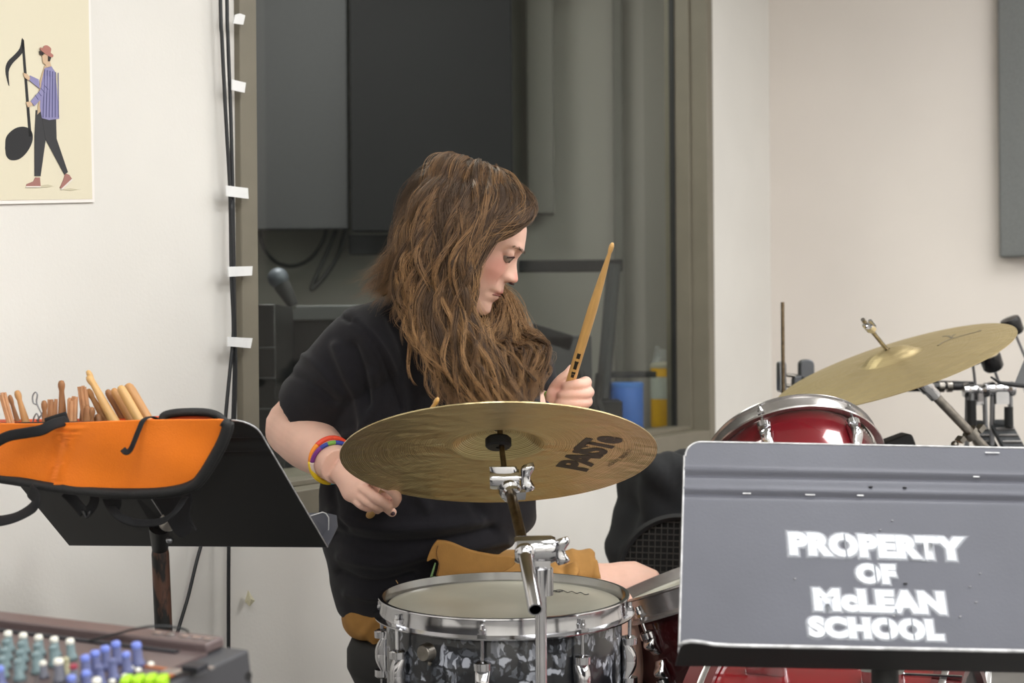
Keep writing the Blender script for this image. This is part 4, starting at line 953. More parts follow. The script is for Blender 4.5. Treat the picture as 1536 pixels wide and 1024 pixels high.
# ------------------------------------------------------------------ orange stick bag draped over the desk top
M['orange'] = mat('orange', (254, 130, 20), .62, var=.05, scale=14, bump=.35, bscale=500, sheen=.1)
M['orangein'] = mat('orangein', (225, 80, 18), .6, var=.06, scale=14)
M['piping'] = mat('piping', (30, 30, 31), .7, bump=.4, bscale=300)
bag = empty('stick_bag', at(170, 640, 2.06), label='open orange drumstick bag with black piping draped over the left music stand', cat='bag')
DB = 2.03
outl = [(-30, 634), (60, 635), (170, 631), (240, 629), (300, 629), (334, 629), (341, 640), (333, 660), (318, 688), (303, 712), (290, 724), (265, 731), (215, 735), (150, 734), (80, 728), (30, 719), (-30, 711)]
def dbag(x, y): return 2.085-.00020*x + .0003*(y-640)*.0 + (-.018+.03*((y-640)/95.))
def bagpt(x, y, o=0): return at(x, y, dbag(x, y)-o)
P2 = catmull(np.array(outl+[outl[0]], float), 6)[:-1]
mb = MB(); n = len(P2); cx, cy = 150, 682
rings = []
fold = lambda x, y: .006*math.exp(-((x-(104-(y-650)*.28))/5.)**2)-.004*math.exp(-((x-(96-(y-650)*.28))/5.)**2)+.003*math.sin(x*.05+y*.02)+.002*math.sin(x*.021-y*.06)
vs = []; NR = 26
for k in range(NR+1):
    t = k/NR
    for (x, y) in P2:
        X = cx+(x-cx)*t if abs(x-cx) > 0 else x; Y = cy+(y-cy)*t; vs.append(bagpt(X, Y, fold(X, Y)))
f1 = [(k*n+i, k*n+(i+1) % n, (k+1)*n+(i+1) % n, (k+1)*n+i) for k in range(NR) for i in range(n)]
m_ = len(vs); vs2 = vs+[p+Vector((0, .006, 0)) for p in vs]; ff = f1+[tuple(m_+q for q in f[::-1]) for f in f1]
ff += [(NR*n+i, NR*n+(i+1) % n, m_+NR*n+(i+1) % n, m_+NR*n+i) for i in range(n)]
mb.add(vs2, ff); mb.build('front_panel', M['orange'], bag, smooth=True)
# piping down the right side and along the bottom
pp_ = [(334, 632), (340, 638), (333, 661), (318, 689), (303, 713), (290, 726), (262, 735), (215, 739), (150, 738), (80, 731), (30, 722), (-30, 713)]
MB().tube([bagpt(x, y, .002) for x, y in pp_], .0065, 10, 6).build('piping', M['piping'], bag, smooth=True)
pp2 = [(346, 634), (345, 645), (336, 668), (322, 694), (306, 718), (290, 732), (262, 741), (200, 744), (150, 743)]
MB().tube([bagpt(x, y, -.004) for x, y in pp2], .0045, 8, 6).build('piping', M['piping'], bag, smooth=True)
# the back pocket holding the sticks and a flap
def slab(pts, d, th, name, m, sub=4, yoff=0):
    P = catmull(np.array(pts+[pts[0]], float), sub)[:-1] if sub else np.array(pts, float)
    A = [at(x, y, d if np.isscalar(d) else d(x, y)) for x, y in P]; B = [p+Vector((0, th, 0)) for p in A]; n = len(A)
    return MB().add(A+B, [tuple(range(n)), tuple(range(2*n-1, n-1, -1))]+[(i, (i+1) % n, (i+1) % n+n, i+n) for i in range(n)]).build(name, m, bag, bevel=.001)
slab([(-30, 640), (45, 636), (150, 634), (240, 630), (240, 700), (-30, 700)], 2.165, .004, 'pocket', M['orangein'], 0)
slab([(245, 633), (248, 627), (268, 622), (305, 621), (328, 627), (334, 633)], 2.07, .03, 'flap', M['orangein'], 3)
MB().tube([at(x, y, 2.065) for x, y in ((243, 631), (247, 623), (268, 618.5), (305, 618), (326, 623), (336, 632))], .0055, 8, 4).build('piping', M['piping'], bag, smooth=True)
MB().tube([at(x, y, 2.15) for x, y in ((300, 634), (150, 640), (0, 642))], .02, 8, 4, flat=.6).build('fold', M['orangein'], bag, smooth=True)
def strap(pts, w, name='strap', th=.25, d=None, m='blackfab', up=None):
    return MB().tube([at(*p) for p in pts], w, 8, 6, flat=th, up=up).build(name, M[m], bag, smooth=True)
strap([(-20, 672, 2.03), (10, 655, 2.025), (40, 649, 2.02), (62, 645, 2.02), (80, 636, 2.03), (102, 630, 2.06)], .007, up=(0, 0, 1))
MB().tube([at(x, y, 2.06) for x, y in ((70, 638), (88, 632), (102, 628))], .010, 8, 2, flat=.3, up=(0, 0, 1)).build('strap', M['blackfab'], bag, smooth=True)
strap([(236, 628, 2.06), (226, 625, 2.04), (215, 630, 2.02), (208, 645, 2.015), (200, 665, 2.01), (195, 675, 2.01), (189, 678, 2.01), (184, 673, 2.01)], .0042, up=(1, 0, 0))
strap([(45, 735, 2.07), (55, 748, 2.06), (48, 762, 2.06), (25, 775, 2.05), (0, 781, 2.05), (-20, 780, 2.05)], .011, 'handle', up=(0, 0, 1))
strap([(98, 738, 2.1), (112, 752, 2.1), (127, 770, 2.1)], .0075, up=(1, 0, 0)); strap([(143, 738, 2.1), (140, 756, 2.1), (128, 772, 2.1)], .0065, up=(1, 0, 0))
MB().tube([at(x, y, 2.095) for x, y in ((124, 765), (130, 777), (135, 766))], .0022, 6, 3).build('buckle', M['black'], bag, smooth=True)
strap([(158, 738, 2.1), (165, 758, 2.1), (180, 775, 2.08), (205, 784, 2.08), (240, 782, 2.06), (262, 768, 2.05), (278, 745, 2.07)], .006, up=(0, 0, 1))
strap([(168, 736, 2.11), (172, 752, 2.1), (170, 762, 2.1)], .009, up=(1, 0, 0))
slab([(225, 738), (285, 736), (283, 770), (288, 792), (276, 806), (262, 800), (250, 780)], 2.12, .01, 'strap_flap', M['blackfab'], 2)
MB().tube([at(x, y, 2.1) for x, y in ((283, 780), (290, 788), (294, 795))], .002, 6).build('loose_end', M['blackfab'], bag)
# ------------------------------------------------------------------ sticks in the bag
M['hick'] = mat('hick', (188, 140, 88), .5, var=.14, scale=40, stretch=(6, 6, .5))
M['hickd'] = mat('hickd', (150, 104, 66), .6, var=.25, scale=60, stretch=(5, 5, .6))
M['hickl'] = mat('hickl', (206, 164, 104), .45, var=.12, scale=40, stretch=(6, 6, .5))
M['dowel'] = mat('dowel', (196, 146, 106), .6, var=.12, scale=60)
def stick_prof(R, kind, L=.4):
    if kind == 'butt': return [(0, 0), (R*.55, .0012), (R*.9, .005), (R, .012), (R, L)]
    if kind == 'tip': return [(0, 0), (R*.42, .0010), (R*.62, .005), (R*.62, .009), (R*.45, .0145), (R*.52, .022), (R*.75, .045), (R*.95, .07), (R, .09), (R, L)]
def stick(tip, base, kind, R, m, label, grp='drumsticks standing in the orange bag', L=.30):
    d = (Vector(base)-Vector(tip)).normalized(); r = empty('drumstick', tip, rot_z_to(d), label, 'drumstick', grp)
    if kind == 'rute':
        mb = MB()
        for i in range(7):
            a = i*2*PI/6; rr = R*.62 if i < 6 else 0; z = random.uniform(0, .008)
            mb.tube([(rr*math.cos(a), rr*math.sin(a), z), (rr*math.cos(a)*.9, rr*math.sin(a)*.9, L)], R*.34, 7)
        mb.build('dowel_bundle', M['dowel'], r, world=False, smooth='auto'); MB().lathe([(R*1.02, .055), (R*1.08, .057), (R*1.08, .07), (R*1.02, .072)], n=20).build('band', M['rubber'], r, world=False, smooth='auto')
    else:
        MB().lathe(stick_prof(R, kind, L), n=20).build('shaft', m, r, world=False, smooth=True)
    return r
SD = [(3, 588, 18, 642, 'rute', 6.2, 'hick', 'bundled thin-dowel stick at the far left of the bag'), (14, 592, 30, 644, 'tip', 6.0, 'hickd', 'short round-tipped drumstick, second from the left in the bag'),
 (25, 585, 42, 645, 'tip', 8.2, 'hick', 'round-tipped drumstick leaning left, beside the wire loop'), (66, 600, 68, 645, 'tip', 7.2, 'hickd', 'short round-tipped drumstick just right of the wire loop'),
 (79, 598, 78, 645, 'rute', 8.2, 'hick', 'pale split-dowel stick between two round-tipped sticks'), (92, 570, 94, 640, 'tip', 8.4, 'hickd', 'tall dark upright round-tipped drumstick in the bag'),
 (109, 593, 108, 645, 'rute', 8.4, 'hick', 'dowel bundle stick just right of the tall upright stick'), (124.5, 595, 123, 642, 'tip', 7.4, 'hickd', 'short upright drumstick in front of the black-banded brush'),
 (123, 578, 131, 640, 'rute', 7.8, 'hick', 'dowel brush with a dark band in the middle of the bag'), (138, 610, 137, 644, 'tip', 8.0, 'hickd', 'low stubby drumstick in the middle of the bag'),
 (131, 583, 162, 637, 'tip', 8.2, 'hick', 'drumstick leaning left with worn tip, below the two longest'), (131, 555, 172, 633, 'tip', 7.0, 'hickl', 'longest pale drumstick leaning far to the left'),
 (131.5, 563, 176, 640, 'tip', 8.4, 'hickl', 'pale drumstick lying against the longest leaning stick'), (160, 584, 190, 636, 'butt', 6.0, 'hickd', 'dark butt-end stick, first of the right-hand row'),
 (169, 582, 200, 636, 'butt', 6.6, 'hick', 'orange-brown butt-end stick, second of the right-hand row'), (179, 578, 212, 636, 'butt', 7.2, 'hickl', 'pale butt-end stick, third of the right-hand row'),
 (190, 575, 228, 640, 'butt', 8.2, 'hick', 'thickest butt-end drumstick, rightmost in the bag'), (146, 620, 150, 642, 'butt', 6.4, 'hickd', 'stub of a stick barely above the orange bag edge'), (131, 607, 131, 640, 'butt', 6.0, 'hickd', 'short dark stub behind the stubby drumsticks')]
for i, (x0, y0, x1, y1, k, rp, m, lab) in enumerate(SD):
    d0 = 2.118+.012*((i*5) % 3); d1 = d0-.0
    if i in (11, 13, 14): d0 += .008; d1 = d0
    stick(at(x0, y0, d0), at(x1, y1, d1), k, rp/1112, M[m], lab, L=.085)
for i, pts in enumerate([((56, 607), (50, 604), (49, 594), (53, 588), (56, 592), (55, 604), (62, 620), (66, 634)), ((49, 634), (51, 626), (55, 620), (58, 628), (55, 640)), ((55, 631), (62, 622), (63, 618))]):
    o = MB().tube([at(x, y, 2.125) for x, y in pts], .0011, 6, 5).build('wire_loop', M['steel'], smooth=True)
    if i == 0: w0 = o; tag(o, 'thin steel wire loop tool sticking up between drumsticks in the bag', 'wire loop')
    else: o.parent = w0; o.name = 'wire_arm'

# ------------------------------------------------------------------ mixing console, bottom left foreground
M['mixtop'] = mat('mixtop', (98, 84, 84), .35, .1, var=.06, scale=12)
M['mixside'] = mat('mixside', (66, 66, 70), .55)
M['mixdark'] = mat('mixdark', (30, 30, 38), .5)
Mo = at(374, 973, 1.5)
lx = Vector((-.8625, .506, 0)); ly = Vector((-.506, -.8625, 0)); 
mx_ = empty('mixing_console', Vector((Mo.x-.3, Mo.y-.05, Mo.z-.12)), label='audio mixing console with rows of knobs in the bottom left foreground', cat='mixing console')
tlt = math.radians(7); lyt = (ly*math.cos(tlt)-Vector((0, 0, math.sin(tlt)))); lzt = lx.cross(lyt).normalized()
if lzt.z < 0: lzt = -lzt
def mw(a, b, h=0): return Mo+lx*a+lyt*b+lzt*h
RM = Matrix((lx, lyt, lzt)).transposed()
Wm, Dm = .85, .50
mb = MB()
c8 = [mw(0, 0), mw(Wm, 0), mw(Wm, Dm), mw(0, Dm)]; lowz = Mo.z-.135
low = [Vector((p.x, p.y, lowz)) for p in c8]; low[0] = Vector((low[0].x, low[0].y, lowz))-ly*.03*0-ly*.02; low[1] = low[1]-ly*.02
mb.add(c8+low, [(0, 1, 2, 3), (4, 5, 1, 0), (5, 6, 2, 1), (6, 7, 3, 2), (7, 4, 0, 3), (7, 6, 5, 4)]); mb.build('body', M['mixside'], mx_, bevel=.003)
mb = MB(); mb.box(mw(Wm/2+.012, Dm/2+.014, .001), (Wm-.03, Dm-.03, .004), RM); mb.build('top_panel', M['mixtop'], mx_)
mb = MB(); mb.box(mw(Wm/2+.02, .040, .0035), (Wm-.07, .006, .003), RM); mb.build('panel_groove', M['mixdark'], mx_)
mb = MB(); mb.box(mw(Wm/2+.012, .017, .006), (Wm-.03, .026, .010), RM); mb.build('meter_bridge', M['mixtop'], mx_, bevel=.002)
mb = MB()
for a in (.035, .05, .065, .085, .10): mb.box(mw(a, .017, .0115), (.010, .006, .002), RM)
mb.build('printed_mark', M['silverhoop'], mx_)
# bolt hole in the side
sc_ = mw(0, .10, -.045)+Vector(-lx)*.001
mb = MB(); mb.lathe([(0, 0), (.0045, 0), (.0045, .001), (0, .001)], at(372, 1014, 1.455), rot_z_to(-lx), 14); mb.build('bolt_hole', M['black'], mx_)
knobm = {}
for k, rgb in dict(teal=(112, 132, 136), grey=(104, 106, 118), blue=(92, 98, 140), white=(232, 230, 220), bcap=(118, 136, 216), green=(170, 220, 30), orange=(170, 100, 60), red=(150, 50, 70), cream=(170, 165, 135)).items(): knobm[k] = mat('knob_'+k, rgb, .4)
def knob_meshes(body, capm):
    a = MB().lathe([(0, 0), (.0062, 0), (.0056, .004), (.0044, .0055), (.0038, .0155), (.0034, .0165), (0, .0165)], n=14).mesh('knob', True); a.materials.append(knobm[body])
    b = MB().lathe([(.0036, .0155), (.0041, .0165), (.0041, .019), (.003, .0205), (0, .0205)], n=14).mesh('cap', True); b.materials.append(knobm[capm]); return a, b
KM = {k: knob_meshes(*k) for k in (('teal', 'white'), ('teal', 'teal'), ('grey', 'grey'), ('blue', 'blue'), ('blue', 'bcap'), ('grey', 'white'), ('cream', 'cream'), ('grey', 'red'))}
def place_knob(a, b, k, s=1.0):
    for i, me in enumerate(KM[k]):
        o = bpy.data.objects.new('knob' if i == 0 else 'knob_cap', me); COL.objects.link(o)
        if i == 0:
            o.parent = mx_; o.matrix_parent_inverse = MW[mx_.name].inverted(); o.matrix_basis = Matrix.Translation(mw(a, b, .003)) @ RM.to_4x4() @ Matrix.Scale(s, 4); par = o
        else: o.parent = par
def inv(x, y, h=.02):
    p = on_plane(x, y, mw(0, 0, h), lzt); v = p-Mo; return v.dot(lx), v.dot(lyt)
a0, b0 = inv(105, 963)
for r_ in range(9):
    for c_ in range(9):
        a = a0+.0212*c_; b = b0+.0215*r_
        k = ('teal', 'white') if r_ == 0 else ('teal', 'teal') if r_ < 4 else ('blue', 'bcap') if (r_ in (4, 6)) else ('grey', 'white') if (r_ == 5) else ('blue', 'blue')
        if r_ > 3: a += 0
        place_knob(a, b, k)
for (x, y, k, s) in ((174, 970, ('blue', 'bcap'), 1.1), (158, 977, ('blue', 'bcap'), 1.1), (143, 984, ('blue', 'bcap'), 1.1), (128, 991, ('blue', 'bcap'), 1.1), (205, 973, ('blue', 'bcap'), 1.15), (189, 983, ('blue', 'bcap'), 1.0), (168, 993, ('blue', 'blue'), 1.0), (149, 1003, ('blue', 'blue'), 1.0), (129, 1011, ('blue', 'bcap'), 1.0), (88, 996, ('grey', 'white'), 1.1), (110, 998, ('grey', 'red'), .9), (98, 988, ('cream', 'cream'), .9), (64, 990, ('grey', 'white'), .8), (107, 1018, ('blue', 'bcap'), 1.0), (145, 1022, ('grey', 'white'), 1.0)):
    a, b = inv(x, y); place_knob(a, b, k, s)
for x, y in ((226, 994), (207, 1003), (187, 1012), (168, 1020), (176, 990), (196, 1000)):
    a, b = inv(x, y, .006); MB().ball(mw(a, b, .005), .0035, (1, 1, .7), n=10).build('push_button', knobm['white'], mx_, smooth=True)
for x, y in ((190, 1020), (208, 1019), (226, 1018), (243, 1019)):
    mb = MB(); a, b = inv(x, y, .01); mb.rbox(mw(a, b, .008), (.009, .018, .010), .0028, RM @ Matrix.Rotation(.5, 3, 'Z'), ax=2); mb.build('fader_cap', knobm['green'], mx_, bevel=.001)
a, b = inv(292, 994, .01); MB().box(mw(a, b, .006), (.020, .016, .006), RM).build('rocker_switch', M['mixdark'], mx_, bevel=.001)
a, b = inv(312, 992, .01); MB().box(mw(a, b, .004), (.010, .006, .002), RM).build('printed_mark', M['silverhoop'], mx_)
for (x, y, w, l, k) in ((250, 1014, .006, .05, 'orange'), (258, 1006, .020, .014, 'white'), (232, 1000, .05, .004, 'orange')):
    a, b = inv(x, y, .004); MB().box(mw(a, b, .0035), (w, l, .0015), RM).build('panel_stripe', knobm[k] if k != 'white' else M['silverhoop'], mx_)
pA = [at(x, y, d) for x, y, d in ((150, 961, 1.5), (205, 952, 1.57), (240, 951, 1.62), (262, 957, 1.66))]
o = MB().tube([mw(.16, .05, .008), mw(.11, .02, .018), mw(.08, .0, .012), mw(.06, .02, .008)], .0012, 8, 6).build('thin_cable', M['cab'], smooth=True); tag(o, 'thin dark cable lying over the back edge of the mixing console', 'cable')
tbl = empty('table', (Mo.x-.35, Mo.y-.05, 0), label='dark table carrying the mixing console', cat='table')
ctr2 = (low[0]+low[1]+low[2]+low[3])/4
RT = Matrix((lx, ly, Vector((0, 0, 1)))).transposed()
MB().box(Vector((ctr2.x, ctr2.y, lowz-.0155)), (Wm+.04, Dm+.04, .03), RT).build('table_top', M['black'], tbl, bevel=.003)
for sa in (-1, 1):
    for sb in (-1, 1):
        p = Vector((ctr2.x, ctr2.y, 0))+lx*(Wm/2-.03)*sa+ly*(Dm/2-.03)*sb
        MB().box(p+Vector((0, 0, (lowz-.03)/2)), (.04, .04, lowz-.031), RT).build('leg', M['black'], tbl)
# ------------------------------------------------------------------ throne
th_c = at(668, 940, 2.74)
thr = empty('drum_throne', Vector((th_c.x, th_c.y, 0)), label='round black padded drum throne under the player', cat='stool')
TZ = at(668, 944, 2.74).z
MB().lathe([(0, TZ-.045), (.10, TZ-.038), (.135, TZ-.010), (.150, TZ-.004), (.163, TZ-.010), (.172, TZ-.03), (.172, TZ-.06), (.160, TZ-.085), (.14, TZ-.095), (0, TZ-.095)], (th_c.x, th_c.y, 0), n=56).build('cushion', M['rubber'], thr, smooth=True)
MB().tube([(th_c.x, th_c.y, TZ-.09), (th_c.x, th_c.y, .1)], .014, 12).build('post', M['chrome'], thr)
for k in range(3):
    a = math.radians(30+120*k); dv = Vector((math.cos(a), math.sin(a), 0)); b = Vector((th_c.x, th_c.y, 0))
    MB().tube([b+Vector((0, 0, .28)), b+dv*.22+Vector((0, 0, .012))], .009, 8).build('leg', M['chrome'], thr)

# ------------------------------------------------------------------ the drummer
person = empty('person', Vector((th_c.x, th_c.y, 0)), label='person with long wavy brown hair in black t-shirt and tan shorts, drumming seated', cat='person')
# head frame
HC = at(716, 356, 2.60)
psi, pit = math.radians(84), math.radians(25)
hf = Vector((math.sin(psi)*math.cos(pit), -math.cos(psi)*math.cos(pit), -math.sin(pit))).normalized()
hl_ = Vector((math.cos(psi), math.sin(psi), 0)).normalized()          # person's left = away from the camera
hu = hf.cross(hl_)
if hu.z < 0: hu = -hu
def hw(x, y, z): return HC+hf*x+hl_*y+hu*z
ZT = np.array([.104, .100, .088, .070, .045, .030, .018, .009, .000, -.006, -.015, -.030, -.045, -.052, -.060, -.0665, -.0725, -.0775, -.0835, -.089, -.097, -.105, -.112, -.118, -.121])
XF = np.array([-.035, -.005, .030, .054, .0700, .0750, .0782, .0792, .0770, .0742, .0722, .0712, .0722, .0732, .0752, .0775, .0735, .0725, .0705, .0672, .0685, .0690, .0655, .0530, .0300])
XB = np.array([-.055, -.080, -.100, -.113, -.120, -.121, -.121, -.120, -.118, -.116, -.113, -.106, -.092, -.085, -.075, -.065, -.056, -.048, -.040, -.032, -.022, -.012, -.002, .010, .020])
WH = np.array([.006, .030, .052, .067, .0745, .076, .0765, .0765, .0765, .0762, .0755, .0735, .070, .068, .0655, .0635, .0615, .059, .056, .052, .047, .040, .032, .018, .006])
def head_r(): 
    mb = MB(); nz = 150; na = 160; zs = np.linspace(-.121, .104, nz); o = np.argsort(ZT)
    xf = np.interp(zs, ZT[o], XF[o]); xb = np.interp(zs, ZT[o], XB[o]); wh = np.interp(zs, ZT[o], WH[o]); vs = []
    ker = np.array([1, 2, 3, 2, 1])/9.
    wh = np.convolve(np.pad(wh, 2, 'edge'), ker, 'valid'); xb = np.convolve(np.pad(xb, 2, 'edge'), ker, 'valid')
    NZ = np.array([.004, -.004, -.012, -.022, -.030, -.036, -.041, -.0455, -.049]); NH = np.array([0, .0015, .0055, .0115, .0170, .0200, .0190, .0120, 0]); NW = np.array([.006, .0065, .0075, .0090, .0115, .0140, .0150, .0130, .011])
    on = np.argsort(NZ)
    for k, z in enumerate(zs):
        xm = -.018
        xm = min(xm, xf[k]-.01) if xf[k] < .0 else xm
        if xf[k] < .02: xm = (xf[k]+xb[k])/2
        if z < -.085: xm = xm+(xf[k]*.45-xm)*min(1, (-.085-z)/.03)
        nh = np.interp(z, NZ[on], NH[on]); nw = np.interp(z, NZ[on], NW[on])
        for j in range(na):
            a = 2*PI*j/na; ca, sa = math.cos(a), math.sin(a)
            XFk = xf[k]
            if ca > 0 and z < -.04:
                yy = wh[k]*sa; wy = math.exp(-(yy/.024)**4); XFk = xf[k]*wy+(1-wy)*np.interp(z, [-.121, -.112, -.105, -.097, -.085, -.0725, -.06, -.04], [.030, .056, .0625, .0650, .0668, .0690, .0705, .0716])
            if ca > 0:
                p = 2.35; 
                cx_ = abs(ca)**(2/p); sy = math.copysign(abs(sa)**(2/p), sa); x = xm+(XFk-xm)*cx_; y = wh[k]*sy
            else: x = xm+(xm-xb[k])*ca; y = wh[k]*sa
            if ca > 0:
                g = lambda y0, z0, sy_, sz_: math.exp(-((y-y0)/sy_)**2-((z-z0)/sz_)**2)
                x += nh*math.exp(-abs(y/nw)**2.4)
                for s in (-1, 1):
                    x += -.0105*g(s*.031, -.004, .015, .0095)+.0035*g(s*.028, .011, .016, .006)+.0045*g(s*.036, -.032, .018, .018)
                    x += .0042*g(s*.0125, -.0415, .0050, .0065)        # wings of the nose
                    x += -.004*g(s*.0235, -.046, .005, .012)
                    x += -.0035*g(s*.026, -.0725, .006, .006)
                    y += s*.0035*g(s*.052, -.036, .02, .02)
                x += -.0038*math.exp(-((z+.0722)/.0022)**2)*math.exp(-(y/.022)**4)
                x += .0022*math.exp(-((z+.0780)/.0035)**2)*math.exp(-(y/.016)**2)
                x += .0018*g(0, -.103, .014, .010)
                # the front is rounder than a slab: lose depth to the sides
                x -= .0065*min(1, abs(y)/.05)**2*(1-.5*min(1, max(0, (z-.01)/.06)))
            vs.append(hw(x, y, z))
    fs = [(k*na+j, k*na+(j+1) % na, (k+1)*na+(j+1) % na, (k+1)*na+j) for k in range(nz-1) for j in range(na)]
    fs += [tuple(range(na-1, -1, -1)), tuple((nz-1)*na+j for j in range(na))]
    mb.add(vs, fs)
    # upper lids and eyeball bulge
    for s in (-1, 1): mb.ball(hw(.0602, s*.031, -.0035), .0122, n=20)
    # ears
    for s in (-1, 1):
        e = hw(-.018, s*.076, -.022)
        mb.tube([e+hf*.014*math.cos(t)*1.0+hu*.030*math.sin(t)+hl_*s*.008 for t in np.linspace(-.5*PI-.6, 1.3*PI, 16)], .0052, 8)
        mb.ball(e+hl_*s*.002, .013, (1, .5, 2.0), Matrix((hf, hl_, hu)).transposed(), 14); mb.ball(e-hu*.026+hf*.004+hl_*s*.004, .008, n=12)
    return mb

def P3(*a): return at(*a)
SR, ER, WR = P3(555, 520, 2.57), P3(441, 641, 2.70), P3(508, 700, 2.50)
SL, EL, WL = P3(752, 524, 2.86), P3(818, 690, 2.76), P3(850, 632, 2.52)
body = head_r()
# neck and torso
nb = P3(662, 470, 2.66)
body.tube([hw(-.035, 0, -.03), hw(-.03, 0, -.085), nb.lerp(hw(-.03, 0, -.09), .4), nb], [.056, .056, .060, .075], 24, 4)
YD = Vector((0, 1, 0)); chest_r = Vector((-.80, -.60, 0)); chest_f = Vector((.60, -.80, 0))
def tor(x, y, d, w, t, f=chest_f, r=chest_r): return (P3(x, y, d), r*w, f*t)
body.loft([tor(668, 455, 2.68, .06, .05), tor(665, 500, 2.69, .17, .09), tor(655, 600, 2.70, .155, .11), tor(645, 700, 2.71, .15, .125), tor(642, 780, 2.73, .145, .125), tor(640, 850, 2.745, .115, .10), tor(636, 925, 2.75, .10, .085)], 40, 4)
# arms
body.tube([SR, SR.lerp(ER, .5), ER+(SR-ER)*.12, ER, ER+(WR-ER)*.10, ER.lerp(WR, .35), ER.lerp(WR, .65), ER.lerp(WR, .88), WR], [.060, .056, .050, .050, .051, .0500, .041, .032, .0295], 28, 4)
body.tube([SL, SL.lerp(EL, .5), EL, EL.lerp(WL, .4), WL], [.058, .052, .047, .043, .028], 24, 4)
# legs
HR, KR, AR = P3(602, 915, 2.67), P3(903, 930, 2.66), P3(925, 1290, 2.73)
HL, KL, AL = P3(620, 905, 2.86), P3(955, 893, 2.92), P3(985, 1270, 2.98)
AR.z = .09; AL.z = .09
body.tube([HR, HR.lerp(KR, .5), HR.lerp(KR, .85), KR+Vector((0, 0, .0)), KR+Vector((.012, 0, -.06)), KR.lerp(AR, .32), KR.lerp(AR, .7), AR], [.078, .078, .068, .066, .060, .058, .042, .036], 30, 4)
body.tube([HL, HL.lerp(KL, .5), HL.lerp(KL, .85), KL, KL+Vector((.012, 0, -.06)), KL.lerp(AL, .32), KL.lerp(AL, .7), AL], [.078, .076, .062, .060, .056, .055, .042, .036], 30, 4)
for A_ in (AR, AL): body.tube([A_+Vector((-.04, .0, -.04)), A_+Vector((.05, -.01, -.045)), A_+Vector((.15, -.03, -.06))], [.034, .036, .024], 16, 3, flat=.8)

# --- right hand (image left), back of the hand to the camera, gripping a stick
def finger(mb, pts, r): mb.tube(pts, r, 12, 4); mb.ball(pts[-1], r[-1] if not np.isscalar(r) else r, n=12)
hr = lambda x, y, d: at(x, y, d)
body.ball(hr(583, 742, 2.468), .013, n=14)
body.loft([(hr(505, 697, 2.505), (hr(517, 680, 2.5)-hr(493, 716, 2.5))*.5, Vector((0, .023, 0))),
           (hr(519, 711, 2.48), (hr(536, 693, 2.48)-hr(507, 730, 2.48))*.46, Vector((0, .019, 0))),
           (hr(534, 725, 2.46), (hr(556, 700, 2.46)-hr(518, 748, 2.46))*.48, Vector((0, .017, 0))),
           (hr(548, 737, 2.452), (hr(574, 714, 2.45)-hr(532, 756, 2.45))*.44, Vector((0, .014, 0)))], 28, 4)
finger(body, [hr(554, 716, 2.440), hr(580, 729, 2.408), hr(595, 744, 2.416), hr(592, 755, 2.450)], [.0095, .0090, .0082, .0072])       # index
finger(body, [hr(545, 733, 2.445), hr(565, 747, 2.424), hr(580, 757, 2.434), hr(582, 764, 2.462)], [.0096, .0088, .0080, .0070])    # middle
finger(body, [hr(538, 742, 2.450), hr(555, 754, 2.432), hr(568, 761, 2.445), hr(566, 765, 2.470)], [.0090, .0082, .0074, .0066])    # ring
finger(body, [hr(530, 746, 2.457), hr(541, 757, 2.444), hr(552, 762, 2.455), hr(554, 763, 2.475)], [.0078, .0070, .0064, .0058])    # little
finger(body, [hr(554, 716, 2.475), hr(566, 738, 2.500), hr(576, 756, 2.49), hr(588, 768, 2.470)], [.0120, .0105, .0090, .0078])      # thumb
thumb_tip = hr(590, 768, 2.462)
# --- left hand: fist round the stick, fingers facing the camera
def lh(x, y, d): return at(x, y, d)
body.loft([(lh(848, 628, 2.515), Vector((.026, 0, .006)), Vector((0, .022, 0))), (lh(850, 606, 2.49), Vector((.030, 0, .0)), Vector((0, .024, 0))), (lh(858, 590, 2.485), Vector((.028, 0, 0)), Vector((0, .024, 0))), (lh(860, 578, 2.485), Vector((.022, 0, 0)), Vector((0, .019, 0)))], 28, 4)
# fingers: knuckle at the right/back, wrap forward, tip tucked at the left
for (yk, ym, xt, yt, xk, r0) in ((573, 577, 848, 580, 879, .0092), (588, 591, 841, 593, 883, .0090), (602, 605, 837, 606, 881, .0085), (615, 617, 838, 617, 875, .0078)):
    finger(body, [lh(xk-6, yk+1, 2.490), lh(xk, yk, 2.470), lh(xk-4, ym-1, 2.447), lh((xk+xt)/2+4, ym, 2.438), lh(xt+5, yt, 2.445), lh(xt+1, yt, 2.462)], [r0*.95, r0*1.05, r0*1.02, r0*1.04, r0, r0*.9])
finger(body, [lh(834, 606, 2.500), lh(833, 588, 2.485), lh(842, 573, 2.470), lh(853, 562, 2.464), lh(858, 553, 2.468)], [.0150, .0135, .0118, .0100, .0078])   # thumb up along the stick
finger(body, [lh(836, 615, 2.490), lh(832, 594, 2.480), lh(842, 582, 2.475)], [.014, .0155, .012])
bme = remesh(body, .0019, 4, .5)

